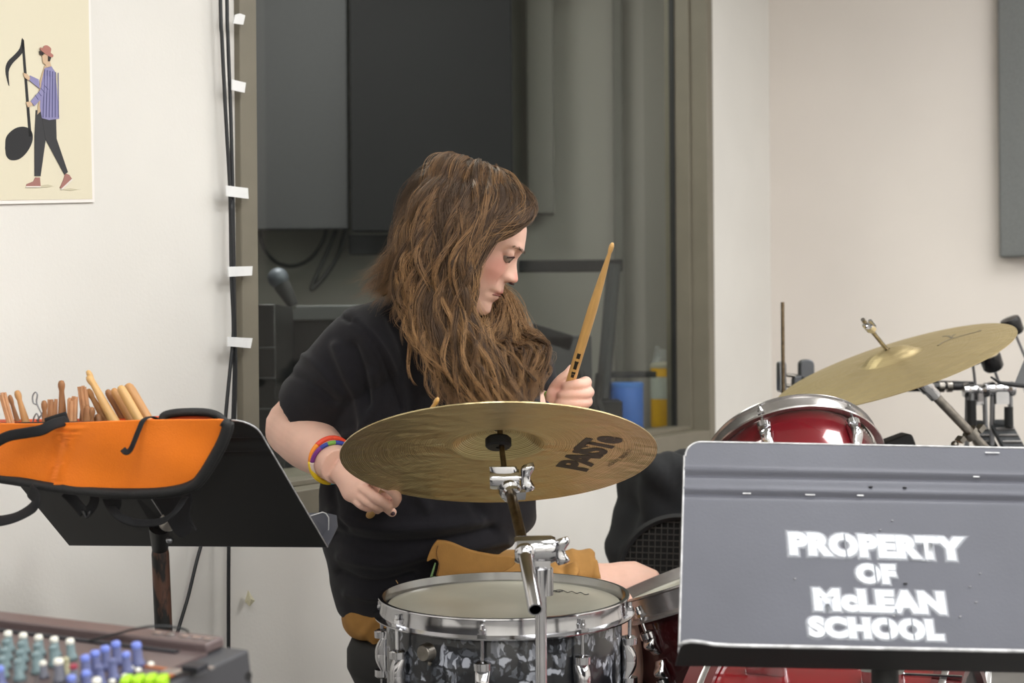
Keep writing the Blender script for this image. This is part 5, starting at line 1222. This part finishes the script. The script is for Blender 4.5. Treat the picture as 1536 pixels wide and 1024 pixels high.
def skin():
    m = mat('skin', (222, 180, 162), .5, var=.05, scale=30, bump=.12, bscale=500, sss=.12, spec=.35)
    nt = m.node_tree; b = nt.nodes['Principled BSDF']; L = nt.links.new
    src = b.inputs['Base Color'].links[0].from_socket
    tc = nt.nodes.new('ShaderNodeTexCoord')
    def blob(c, rad, rgb, amt, prev, sc=(1, 1, 1)):
        sub = nt.nodes.new('ShaderNodeVectorMath'); sub.operation = 'SUBTRACT'; sub.inputs[1].default_value = tuple(c); L(tc.outputs['Object'], sub.inputs[0])
        ln = nt.nodes.new('ShaderNodeVectorMath'); ln.operation = 'LENGTH'; L(sub.outputs[0], ln.inputs[0])
        mr = nt.nodes.new('ShaderNodeMapRange'); mr.interpolation_type = 'SMOOTHSTEP'; mr.inputs['From Min'].default_value = rad; mr.inputs['From Max'].default_value = rad*.25; mr.inputs['To Max'].default_value = amt
        L(ln.outputs['Value'], mr.inputs['Value'])
        mx = nt.nodes.new('ShaderNodeMix'); mx.data_type = 'RGBA'; L(mr.outputs[0], mx.inputs[0]); L(prev, mx.inputs[6]); mx.inputs[7].default_value = (*srgb(*rgb), 1); return mx.outputs[2]
    p = src
    for c, rad, rgb, amt in ((hw(.058, -.045, -.035), .04, (222, 146, 134), .55), (hw(.088, 0, -.036), .016, (220, 138, 128), .6), (hw(.079, 0, -.0655), .010, (186, 108, 104), .8), (hw(.076, -.008, -.067), .010, (186, 108, 104), .75), (hw(.068, -.016, -.069), .009, (186, 108, 104), .6), (hw(.074, 0, -.079), .008, (198, 122, 116), .7),
                            (ER, .05, (214, 150, 136), .5), (at(873, 592, 2.44), .035, (228, 170, 156), .5), (at(842, 590, 2.46), .035, (216, 146, 134), .5), (hw(-.018, -.082, -.03), .03, (200, 120, 110), .6)):
        p = blob(c, rad, rgb, amt, p)
    L(p, b.inputs['Base Color']); return m
M['skin'] = skin()
bme.materials.append(M['skin']); bo = link(bme, 'body', person)
# eyes, brows, nostril, nail
M['eyew'] = mat('eyew', (150, 132, 122), .25); M['iris'] = mat('iris', (50, 36, 28), .15); M['brow'] = mat('brow', (84, 60, 44), .8); M['dk'] = mat('dk', (60, 26, 24), .8)
for s in (-1, 1):
    c = hw(.0612, s*.031, -.0086)
    eo = MB().ball(c, .0110, n=24).build('eye', M['eyew'], person, smooth=True)
    MB().lathe([(0, .0004), (.0052, .0002), (.0056, -.0006)], c+(hf*.93-hu*.34+hl_*-.02*s).normalized()*.0110, rot_z_to((hf*.93-hu*.34).normalized()), 20).build('iris', M['iris'], eo)
    lid = [hw(.0705, s*.0195, -.0085), hw(.0728, s*.024, -.0055), hw(.0730, s*.031, -.0050), hw(.0700, s*.038, -.0070), hw(.0645, s*.044, -.0105)]
    MB().tube(lid, [.0006, .0012, .0014, .0014, .0008], 8, 4).build('lashes', M['dk'], person, smooth=True)
    mbb = MB()
    for k in range(90):
        t = random.random(); y = .013+.034*t; z = .0085+.0055*math.sin(t*2.3)-.004*t+random.uniform(-.0022, .0022); x0 = .0825-.007*t-.0065*min(1, y/.05)**2-.004*t*t
        p = hw(x0, s*y, z); mbb.tube([p, p+hl_*s*.006+hu*random.uniform(-.001, .002)+hf*-.0008], [.0003, .0001], 3)
    mbb.build('eyebrow', M['brow'], person)
for s in (-1, 1): MB().ball(hw(.0835, s*.0075, -.0462), .0032, (1.5, .8, .6), Matrix((hf, hl_, hu)).transposed(), 12).build('nostril', M['dk'], person, smooth=True)
MB().tube([hw(.0762, -.001, -.0722), hw(.0745, -.010, -.0727), hw(.0705, -.018, -.0738), hw(.0655, -.0235, -.0752)], [.0011, .0012, .0011, .0006], 8, 4).build('mouth_line', mat('mouthl', (120, 62, 58), .6), person, smooth=True)
MB().ball(at(589, 770, 2.463), .0042, (1, .6, .8), n=12).build('painted_nail', mat('nail', (50, 20, 36), .3), person, smooth=True)

# ------------------------------------------------------------------ t-shirt
sh = MB()
def tv(x, y, d, w, t, rz=0, fz=0): return (P3(x, y, d), Vector((-.80, -.60, rz)).normalized()*w, Vector((.60, -.80, fz)).normalized()*t)
sh.loft([tor(668, 440, 2.665, .055, .050), tor(665, 450, 2.67, .085, .072), tor(662, 466, 2.68, .125, .090), tor(658, 490, 2.685, .160, .105), tor(655, 525, 2.69, .186, .125), tor(652, 600, 2.70, .196, .145),
         tor(646, 680, 2.71, .190, .158), tor(640, 750, 2.72, .186, .165), tv(640, 795, 2.73, .186, .166, -.06), tv(636, 838, 2.735, .164, .146, -.20, .05), tv(630, 870, 2.74, .146, .134, -.36, .10), tv(628, 878, 2.74, .130, .118, -.38, .10)], 60, 5, p=2.3)
for S_, hemc, W3, r1, dd in ((SR, P3(464, 617, 2.66), WR, .066, (-.62, .10, -.78)), (SL, P3(788, 596, 2.80), WL, .062, (.4, -.1, -.9))):
    A0 = S_.lerp(P3(660, 500, 2.69), .42); dn = Vector(dd).normalized()
    pts = [A0, S_+Vector((0, 0, -.004)), S_.lerp(hemc, .35), S_.lerp(hemc, .7), hemc, hemc-dn*.003, hemc-dn*.030, hemc-dn*.034]
    sh.tube(pts, [.080, .076, .072, .070, r1, r1-.005, r1-.009, .03], 36, 0)
sme = remesh(sh, .004, 7, .5)
Pp = getco(sme); Nn = getno(sme); X, Y, D_ = pixn(Pp)
def crease(X, Y, pts, w, amp, side=None):
    """displacement along a pixel polyline: valley (amp<0) or ridge"""
    pts = catmull(np.array(pts, float), 6); d = np.full(len(X), 1e9); 
    for a, b in zip(pts[:-1], pts[1:]):
        ab = b-a; t = np.clip(((X-a[0])*ab[0]+(Y-a[1])*ab[1])/(ab@ab+1e-9), 0, 1); dd = np.hypot(X-a[0]-t*ab[0], Y-a[1]-t*ab[1]); d = np.minimum(d, dd)
    return amp*np.exp(-(d/w)**2)
front = (Nn @ np.array([0, -1, 0])) > -.1
dsp = np.zeros(len(X))
for pts, w, amp in (([(515, 476), (545, 495), (572, 530), (590, 575), (600, 612)], 4, -.0045), ([(528, 484), (556, 503), (582, 538), (598, 580)], 5, .003),
                    ([(505, 520), (520, 560), (540, 600), (548, 640)], 8, .006), ([(530, 520), (545, 560), (556, 605)], 7, -.006), ([(560, 560), (563, 600), (548, 645), (520, 655)], 8, .007),
                    ([(600, 470), (625, 520), (640, 580)], 10, .006), ([(585, 470), (606, 520), (618, 590), (622, 650)], 9, -.006), ([(630, 640), (600, 690), (560, 720)], 10, .006), ([(645, 660), (620, 710), (580, 745)], 8, -.006),
                    ([(500, 770), (560, 790), (640, 790), (720, 780)], 9, .007), ([(500, 800), (570, 815), (650, 812), (740, 795)], 8, -.007), ([(510, 835), (580, 845), (660, 825), (760, 812)], 8, .006), ([(505, 860), (560, 875), (620, 862)], 7, -.006), ([(520, 890), (570, 895), (610, 880)], 7, .005),
                    ([(600, 640), (605, 700), (640, 760)], 9, .006), ([(700, 640), (690, 700), (720, 770)], 12, -.006), ([(490, 700), (500, 750), (520, 790)], 7, -.005), ([(436, 560), (470, 575), (500, 600)], 6, -.003), ([(450, 530), (480, 552), (512, 590)], 6, .003)):
    dsp += crease(X, Y, pts, w, amp)
dsp *= front*1.5
nz = np.array([noise.noise(Vector((p[0]*7, p[1]*7, p[2]*10)))*.008+noise.noise(Vector((p[0]*20, p[1]*20, p[2]*26)))*.0022 for p in Pp])
Pp = Pp+Nn*(dsp+nz)[:, None]
setco(sme, Pp)
M['tee'] = mat('tee', (27, 26, 31), .9, var=.10, scale=150, bump=.35, bscale=900, sheen=.08, spec=.2)
sme.materials.append(M['tee']); tee = link(sme, 'tshirt', person)
# collar ribbing and hem seams
cuv = []
for k in range(40):
    a = 2*PI*k/39; c = P3(674, 440, 2.66); cuv.append(c+chest_r*.066*math.cos(a)+chest_f*.060*math.sin(a)+Vector((0, 0, .006*math.cos(a)-.010*math.sin(a))))
MB().tube(cuv, .006, 8, flat=.8).build('collar', M['tee'], tee, smooth=True)

# ------------------------------------------------------------------ shorts
M['khaki'] = mat('khaki', (166, 122, 66), .8, var=.06, scale=60, bump=.25, bscale=700, spec=.25)
so = MB()
so.loft([tor(632, 868, 2.74, .132, .118), tor(630, 905, 2.74, .142, .128), tor(630, 938, 2.745, .134, .122), tor(632, 948, 2.745, .11, .10)], 40, 4)
# hip bulk reaching left/back onto the seat
so.tube([P3(600, 925, 2.66), P3(590, 928, 2.72)], [.066, .055], 24)
for H_, K_, r0, r1, ln in ((HR, KR, .098, .100, .86), (HL, KL, .098, .096, .80)):
    d = K_-H_; dn = d.normalized(); e = H_+d*ln
    so.tube([H_, H_+d*.3, H_+d*.6, e-dn*.02, e, e-dn*.002, e-dn*.025, e-dn*.028], [r0, r0-.002, r1-.006, r1-.010, r1-.006, r1-.012, r1-.014, .03], 36, 0)
so_me = remesh(so, .004, 6, .5)
Pp = getco(so_me); Nn = getno(so_me); X, Y, D_ = pixn(Pp); dsp = np.zeros(len(X))
for pts, w, amp in (([(655, 815), (648, 850), (640, 875)], 5, -.005), ([(700, 840), (690, 860), (670, 880)], 6, .005), ([(720, 835), (715, 860), (700, 880)], 6, -.004), ([(840, 830), (845, 860), (835, 880)], 6, -.005), ([(858, 828), (866, 855), (870, 875)], 5, .004),
                    ([(800, 860), (850, 868), (900, 872)], 5, -.006), ([(590, 900), (640, 885), (700, 880)], 8, .004), ([(560, 920), (600, 885), (640, 868)], 4, -.0035), ([(894, 822), (890, 850), (884, 875)], 2.5, -.003), ([(545, 950), (570, 925), (600, 915)], 6, .004)):
    dsp += crease(X, Y, pts, w, amp)
dsp *= ((Nn @ np.array([0, -1, .3])) > -.1)
nz = np.array([noise.noise(Vector((p[0]*9, p[1]*12, p[2]*12)))*.006+noise.noise(Vector((p[0]*26, p[1]*26, p[2]*26)))*.002 for p in Pp])
setco(so_me, Pp+Nn*(dsp+nz)[:, None]); so_me.materials.append(M['khaki']); shorts = link(so_me, 'shorts', person)
# raised pocket edge with a green strip
def sheet(pts, d, th, name, m, parent, sub=3):
    P = catmull(np.array([list(p)+[0] for p in pts]+[list(pts[0])+[0]], float)[:, :2], sub)[:-1] if sub else np.array(pts, float)
    A = [at(x, y, d if np.isscalar(d) else d(x, y)) for x, y in P]; B = [p+Vector((0, th, 0)) for p in A]; n = len(A)
    return MB().add(A+B, [tuple(range(n)), tuple(range(2*n-1, n-1, -1))]+[(i, (i+1) % n, (i+1) % n+n, i+n) for i in range(n)]).build(name, m, parent, bevel=.0015)
sheet([(655, 811), (675, 814), (705, 826), (740, 833), (772, 836), (768, 850), (730, 868), (690, 880), (655, 879), (652, 872), (658, 845), (650, 838), (640, 842), (647, 822)], lambda x, y: 2.530+.0002*(x-650), .02, 'pocket_flap', M['khaki'], shorts, 3)
MB().tube([at(x, y, 2.530) for x, y in ((657, 818), (655, 830), (659, 848), (654, 868))], .0010, 6, 4).build('stitching', mat('stitch', (120, 82, 40), .8), shorts)
MB().tube([at(x, y, 2.535) for x, y in ((653, 844), (649, 858), (643, 880))], [.003, .005, .005], 8, 3, flat=.4).build('green_lining', mat('greenl', (130, 165, 110), .8), shorts, smooth=True)
MB().tube([at(x, y, 2.545) for x, y in ((594, 870), (600, 880), (607, 888))], .0008, 6).build('stitching', mat('stitch2', (180, 140, 90), .8), shorts)

# shoes
M['shoe'] = mat('shoe', (40, 40, 44), .6)
for A_ in (AR, AL):
    MB().loft([(A_+Vector((-.055, .01, -.05)), Vector((.004, .034, 0)), Vector((0, 0, .038))), (A_+Vector((-.02, 0, -.045)), Vector((.004, .046, 0)), Vector((0, 0, .045))), (A_+Vector((.06, -.015, -.055)), Vector((.004, .046, 0)), Vector((0, 0, .034))), (A_+Vector((.14, -.03, -.062)), Vector((.004, .046, 0)), Vector((0, 0, .026))), (A_+Vector((.19, -.04, -.068)), Vector((.003, .03, 0)), Vector((0, 0, .016)))], 24, 4, p=2.6).build('shoe', M['shoe'], person, smooth=True)

# ------------------------------------------------------------------ wristbands
def band(c, ax, R, r, cols):
    # cols run from the top, down the camera side, to the bottom and back up
    ax = Vector(ax).normalized(); u = Vector((0, 0, 1)); u = (u-ax*u.dot(ax)).normalized(); v = ax.cross(u)
    if v.y > 0: v = -v
    b = empty('wristband', c); b.parent = person; b.matrix_parent_inverse = MW[person.name].inverted()
    tot = sum(k for _, k in cols); a0 = 0
    for m, k in cols:
        a1 = a0+2*PI*k/tot; pts = [c+(u*math.cos(a)+v*math.sin(a))*R for a in np.linspace(a0, a1+.01, 16)]
        MB().tube(pts, r, 10, up=ax).build('segment', m, b, smooth=True); a0 = a1
    return b
bm_ = {k: mat('band_'+k, v, .5) for k, v in dict(red=(226, 74, 44), orange=(240, 140, 30), yellow=(238, 200, 30), green=(110, 160, 60), blue=(40, 60, 150), purple=(120, 50, 130), white=(226, 206, 196), cyan=(90, 170, 190), pink=(220, 120, 140)).items()}
ad = (WR-ER).normalized(); wc = ER.lerp(WR, .84)
B_ = bm_
band(wc, ad+Vector((.12, 0, .10)), .0365, .0042, [(B_['red'], 1), (B_['orange'], 1), (B_['yellow'], 2), (B_['cyan'], 1), (B_['green'], 2), (B_['red'], 1)])
band(wc+ad*.010, ad+Vector((-.06, 0, -.18)), .0350, .0036, [(B_['green'], .4), (B_['blue'], .4), (B_['purple'], .9), (B_['white'], 1.4), (B_['cyan'], 1.4), (B_['blue'], 2.5)])
band(P3(834, 614, 2.50), Vector((.85, -.15, .50)), .030, .0036, [(B_['green'], 1), (B_['blue'], 3), (B_['purple'], 4)])
band(P3(839, 610, 2.50), Vector((.85, -.15, .45)), .030, .0030, [(B_['orange'], 2), (B_['red'], 1), (B_['orange'], 4)])

# ------------------------------------------------------------------ the two sticks in the hands
def held(tip, butt, R, label, name='drumstick'):
    d = (Vector(butt)-Vector(tip)); L = d.length; r = empty(name, tip, rot_z_to(d), label, 'drumstick')
    pr = [(0, 0), (R*.30, .0010), (R*.5, .006), (R*.5, .013), (R*.36, .019), (R*.45, .03), (R*.75, .075), (R*.98, .125), (R, .15), (R, L-.012), (R*.93, L-.005), (R*.6, L-.0005), (0, L)]
    MB().lathe(pr, n=28).build('shaft', M['hickl'], r, world=False, smooth=True); return r, L
hs1, _ = held(at(657, 597, 2.20), at(553, 776, 2.56), .0068, 'wooden drumstick in the lowered hand, crossing behind the dark-lettered cymbal')
tipL, buttL = at(919, 364, 2.28), at(848, 598, 2.475)
dL = (buttL-tipL); buttL = buttL+dL.normalized()*.03
hs2, L2 = held(tipL, buttL, .0074, 'raised wooden drumstick held upright in the fist in front of the glass')
# printed marks on the raised stick
ddir = (buttL-tipL).normalized()
def onstick(t): return tipL+ddir*t
side = Vector((0, -1, 0)); side = (side-ddir*side.dot(ddir)).normalized(); tx = ddir.cross(side)
for i, (t0, w, hgt) in enumerate(((.215, .0055, .010), (.228, .0060, .004), (.236, .0052, .012), (.250, .0060, .004), (.256, .0050, .006), (.275, .0035, .006))):
    p = onstick(t0)+side*.0074
    MB().box(p, (w, hgt, .0012), Matrix((tx, ddir, side)).transposed()).build('printed_mark', M['ink'] if i < 5 else mat('redmark', (170, 80, 50), .6), hs2)
# ------------------------------------------------------------------ hair: wavy locks made of many fine strands
KP = 34
def P4(pts): return np.array([tuple(at(*p)) for p in pts])
def res(P, n=KP):
    Q = catmull(P, 8); L = np.r_[0, np.cumsum(np.linalg.norm(np.diff(Q, axis=0), axis=1))]; t = np.linspace(0, L[-1], n)
    return np.stack([np.interp(t, L, Q[:, k]) for k in range(3)], 1)
near = [
 [(684, 254, 2.61), (646, 278, 2.53), (616, 335, 2.52), (596, 385, 2.52), (568, 418, 2.52), (538, 436, 2.52)],
 [(688, 252, 2.61), (648, 282, 2.50), (622, 340, 2.48), (602, 392, 2.47), (586, 425, 2.48), (560, 442, 2.50)],
 [(692, 251, 2.61), (652, 288, 2.48), (626, 350, 2.46), (610, 405, 2.45), (604, 450, 2.45), (628, 488, 2.42), (646, 528, 2.40)],
 [(696, 250, 2.61), (660, 290, 2.47), (638, 360, 2.44), (626, 420, 2.43), (630, 480, 2.42), (650, 540, 2.39), (672, 600, 2.37)],
 [(702, 250, 2.61), (676, 295, 2.46), (660, 360, 2.43), (648, 430, 2.42), (650, 500, 2.40), (678, 570, 2.37), (690, 625, 2.36)],
 [(708, 250, 2.61), (696, 300, 2.45), (684, 360, 2.43), (672, 430, 2.42), (676, 500, 2.40), (706, 570, 2.37), (718, 640, 2.36)],
 [(716, 251, 2.61), (716, 295, 2.46), (706, 350, 2.43), (696, 410, 2.42), (692, 470, 2.41), (712, 540, 2.38), (740, 625, 2.36)],
 [(724, 253, 2.61), (738, 290, 2.47), (728, 330, 2.44), (708, 372, 2.43), (698, 420, 2.42), (692, 470, 2.42), (722, 530, 2.39), (758, 622, 2.36)],
 [(732, 256, 2.61), (768, 288, 2.50), (778, 316, 2.48), (750, 334, 2.45), (718, 362, 2.435), (706, 410, 2.43), (696, 465, 2.43), (732, 530, 2.40), (775, 618, 2.38)],
 [(738, 258, 2.61), (792, 290, 2.54), (808, 318, 2.52), (776, 337, 2.46), (726, 352, 2.44), (710, 395, 2.435), (700, 452, 2.44), (718, 505, 2.42), (762, 560, 2.39), (792, 612, 2.38)],
]
far = [
 [(742, 260, 2.58), (790, 300, 2.64), (742, 350, 2.73), (720, 410, 2.73), (738, 472, 2.71), (782, 500, 2.64), (808, 540, 2.56), (796, 590, 2.50), (780, 615, 2.46)],
 [(738, 258, 2.59), (770, 300, 2.68), (734, 360, 2.74), (714, 420, 2.74), (744, 484, 2.69), (798, 514, 2.62), (822, 545, 2.53), (812, 585, 2.50), (826, 580, 2.48)],
 [(730, 256, 2.59), (750, 300, 2.69), (722, 370, 2.74), (706, 430, 2.73), (722, 492, 2.66), (762, 528, 2.50), (784, 560, 2.45), (770, 612, 2.42)],
 [(720, 254, 2.60), (730, 300, 2.70), (706, 370, 2.74), (700, 430, 2.73), (712, 496, 2.60), (742, 545, 2.46), (752, 580, 2.43), (742, 620, 2.41)],
]
back = [
 [(690, 252, 2.58), (650, 280, 2.62), (626, 340, 2.66), (618, 400, 2.70), (622, 450, 2.74), (640, 500, 2.78)],
 [(684, 254, 2.57), (636, 290, 2.58), (610, 350, 2.60), (594, 400, 2.61), (590, 440, 2.62), (600, 470, 2.66)],
 [(684, 254, 2.56), (638, 285, 2.55), (608, 345, 2.54), (590, 400, 2.54), (572, 430, 2.55), (550, 440, 2.56)],
 [(710, 252, 2.60), (690, 290, 2.68), (680, 350, 2.71), (676, 420, 2.74), (682, 480, 2.80)],
 [(720, 254, 2.60), (715, 290, 2.69), (706, 350, 2.72), (700, 420, 2.74), (706, 480, 2.80)],
]
def guides(L): return [res(P4(g)) for g in L]
bvh_b = BVHTree.FromPolygons([tuple(v.co) for v in bme.vertices], [tuple(p.vertices) for p in bme.polygons])
bvh_s = BVHTree.FromPolygons([tuple(v.co) for v in sme.vertices], [tuple(p.vertices) for p in sme.polygons])
def push(P, m):
    out = P.copy()
    for i in range(len(P)):
        for bv in (bvh_b, bvh_s):
            v = Vector(out[i]); loc, nr, ix, ds = bv.find_nearest(v)
            if loc is None: continue
            if (v-loc).dot(nr) < 0 or ds < m[i]:
                if ds < .12: out[i] = loc+nr*m[i]
    return out
def smooth_path(P, it=2):
    for _ in range(it): P[1:-1] = .25*P[:-2]+.5*P[1:-1]+.25*P[2:]
    return P
T_ = np.linspace(0, 1, KP); hair_v = []; hair_c = []; core = MB(); nv = 0
tops = np.clip((T_-.16)/.35, 0, 1)**1.3
strands = []
def view_perp(P):
    T = np.gradient(P, axis=0); T /= np.linalg.norm(T, axis=1)[:, None]
    s = np.cross(T, np.array([0, -1, 0])); s /= np.linalg.norm(s, axis=1)[:, None]+1e-9
    return T, s, np.cross(s, T)
def lock(P, wave, freq, margin, nst, rad, tone, curl=1.0, rs=.00032, core_on=True):
    ph = RNG.uniform(0, 2*PI); ph2 = RNG.uniform(0, 2*PI); T, s, q = view_perp(P)
    L = np.linalg.norm(np.diff(P, axis=0), axis=1).sum(); a = wave*tops
    w1 = np.sin(2*PI*freq*L*(T_**1.08)+ph); w2 = np.cos(2*PI*freq*L*(T_**1.08)+ph2)
    C0 = P+s*(a*w1)[:, None]+q*(a*w2*.7)[:, None]
    C0 = push(C0, np.full(KP, margin)*np.clip(.25+T_*4, .3, 1)); C0 = smooth_path(C0, 2)
    T, s, q = view_perp(C0)
    env = rad*np.clip(.55+T_*2.2, 0, 1)*np.clip(1.25-T_**2*1.05, .12, 1)
    if core_on: core.tube([tuple(p) for p in C0[:-3:2]], list(np.maximum(.0012, env[:-3:2]*.62)), 7)
    for k in range(nst):
        r = math.sqrt(RNG.uniform(0, 1)); an = RNG.uniform(0, 2*PI); tw = RNG.uniform(-1.5, 1.5)
        aa = an+tw*T_+1.6*np.sin(2*PI*freq*L*T_*.6+ph)
        o = (np.cos(aa)*env*r)[:, None]*s+(np.sin(aa)*env*r*.8)[:, None]*q
        f2 = freq*RNG.uniform(.7, 1.5); p2 = RNG.uniform(0, 6.28); ow = RNG.uniform(.0006, .0028)*curl*tops
        S = C0+o+s*(ow*np.sin(2*PI*f2*L*T_+p2))[:, None]+q*(ow*np.cos(2*PI*f2*L*T_+p2))[:, None]
        e = RNG.uniform(.86, 1.0); n = KP
        S = np.stack([np.interp(T_*e, T_, S[:, j]) for j in range(3)], 1)
        strands.append((S, tone+RNG.normal(0, .10), rs*RNG.uniform(.7, 1.4)))
def between(G, f):
    f = min(max(f, 0), len(G)-1.0001); i = int(f); t = f-i; return G[i]*(1-t)+G[i+1]*t
GN, GF, GB = guides(near), guides(far), guides(back)
def field(G, n, wave, freq, margin, nst, rad, dm=.010, tone=.5, spread=.004):
    for k in range(n):
        f = (k+RNG.uniform(.0, 1))*(len(G)-1)/n; P = between(G, f)
        P = P+np.outer(np.linspace(.3, 1, KP), RNG.normal(0, spread, 3))+np.outer(np.linspace(1, 0, KP)**3, np.array(hf)*RNG.uniform(-.014, .014))
        edge = (G is GN and f < 1.6); lock(P, wave*RNG.uniform(.5, 1.5), freq*RNG.uniform(.7, 1.4), margin+RNG.uniform(0, dm), nst, rad*RNG.uniform(.7, 1.35), tone+RNG.normal(0, .09), core_on=not edge, rs=.00026 if edge else .00032)
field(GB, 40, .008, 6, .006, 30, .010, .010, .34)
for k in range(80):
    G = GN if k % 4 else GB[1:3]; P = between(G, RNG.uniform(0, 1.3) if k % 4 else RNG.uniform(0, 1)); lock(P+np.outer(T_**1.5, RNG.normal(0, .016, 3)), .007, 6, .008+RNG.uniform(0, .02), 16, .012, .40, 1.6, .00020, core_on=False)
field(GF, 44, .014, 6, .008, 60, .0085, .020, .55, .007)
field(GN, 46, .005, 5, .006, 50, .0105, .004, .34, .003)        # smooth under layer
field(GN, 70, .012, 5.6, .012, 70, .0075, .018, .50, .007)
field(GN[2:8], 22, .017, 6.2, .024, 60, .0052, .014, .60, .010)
# face-framing locks and flyaways
for k in range(110):
    G = GN if k % 3 else GF; P = between(G, RNG.uniform(0, len(G)-1)); lock(P+RNG.normal(0, .006, 3), .017, 6, .022+RNG.uniform(0, .02), 4, .004, .82, 1.6, .00024, core_on=False)
for k in range(34):
    P = between(GN, RNG.uniform(0, 1.6)); lock(P+np.outer(T_**2, RNG.normal(0, .02, 3)), .010, 5, .012+RNG.uniform(0, .03), 2, .006, .45, 2.0, .00022, core_on=False)
for k in range(20):   # curls hanging at the ends near the left edge of the mass
    P = between(GN, RNG.uniform(2.2, 3.4)); P = P+np.outer(T_**2, np.array([RNG.uniform(-.02, .0), -.01, 0])); lock(P, .016, 8, .02, 8, .003, .75, 1.6, .0003, core_on=False)
N = len(strands); A = np.stack([s[0] for s in strands]); tone = np.array([s[1] for s in strands]); rr = np.array([s[2] for s in strands])
# 3-sided tubes
T = np.gradient(A, axis=1); T /= np.linalg.norm(T, axis=2)[..., None]+1e-12
S = np.cross(T, np.array([0., -1., 0.])); S /= np.linalg.norm(S, axis=2)[..., None]+1e-9; Q = np.cross(S, T)
taper = np.clip(1.15-T_**3, .25, 1); rad = rr[:, None]*taper[None]
V = np.stack([A+rad[..., None]*(math.cos(a)*S+math.sin(a)*Q) for a in (PI/2, PI/2+2*PI/3, PI/2+4*PI/3)], 2)    # N,KP,3,3
nvt = N*KP*3; base = (np.arange(N)[:, None, None]*KP*3+np.arange(KP-1)[None, :, None]*3)
k0 = np.arange(3)[None, None, :]; k1 = (k0+1) % 3
F_ = np.stack([base+k0, base+k1, base+3+k1, base+3+k0], -1).reshape(-1, 4)
hme = bpy.data.meshes.new('hair'); hme.vertices.add(nvt); hme.vertices.foreach_set('co', V.reshape(-1).astype(np.float32))
nf = len(F_); hme.loops.add(nf*4); hme.loops.foreach_set('vertex_index', F_.reshape(-1).astype(np.int32)); hme.polygons.add(nf)
hme.polygons.foreach_set('loop_start', (np.arange(nf)*4).astype(np.int32)); 
try: hme.polygons.foreach_set('loop_total', np.full(nf, 4, np.int32))
except Exception: pass
hme.update(calc_edges=True); hme.polygons.foreach_set('use_smooth', [True]*nf)
at_ = hme.attributes.new('tone', 'FLOAT', 'POINT')
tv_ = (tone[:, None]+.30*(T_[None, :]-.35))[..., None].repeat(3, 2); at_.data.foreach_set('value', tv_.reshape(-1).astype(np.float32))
def hairmat(name, attr=True):
    m = bpy.data.materials.new(name); m.use_nodes = True; nt = m.node_tree; b = nt.nodes['Principled BSDF']; L = nt.links.new
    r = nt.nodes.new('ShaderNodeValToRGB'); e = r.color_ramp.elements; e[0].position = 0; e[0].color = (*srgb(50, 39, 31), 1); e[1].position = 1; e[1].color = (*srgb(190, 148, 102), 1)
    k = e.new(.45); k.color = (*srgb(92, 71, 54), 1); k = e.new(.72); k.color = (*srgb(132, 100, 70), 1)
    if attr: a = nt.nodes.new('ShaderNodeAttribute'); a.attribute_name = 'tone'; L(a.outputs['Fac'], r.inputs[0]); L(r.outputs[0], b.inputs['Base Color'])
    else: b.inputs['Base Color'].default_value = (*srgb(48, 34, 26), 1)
    b.inputs['Roughness'].default_value = .38 if attr else .8; b.inputs['Specular IOR Level'].default_value = .45; b.inputs['Specular Tint'].default_value = (1, .85, .7, 1)
    return m
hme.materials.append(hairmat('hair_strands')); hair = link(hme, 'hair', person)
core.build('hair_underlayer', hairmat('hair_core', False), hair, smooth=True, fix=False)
print('strands', N)
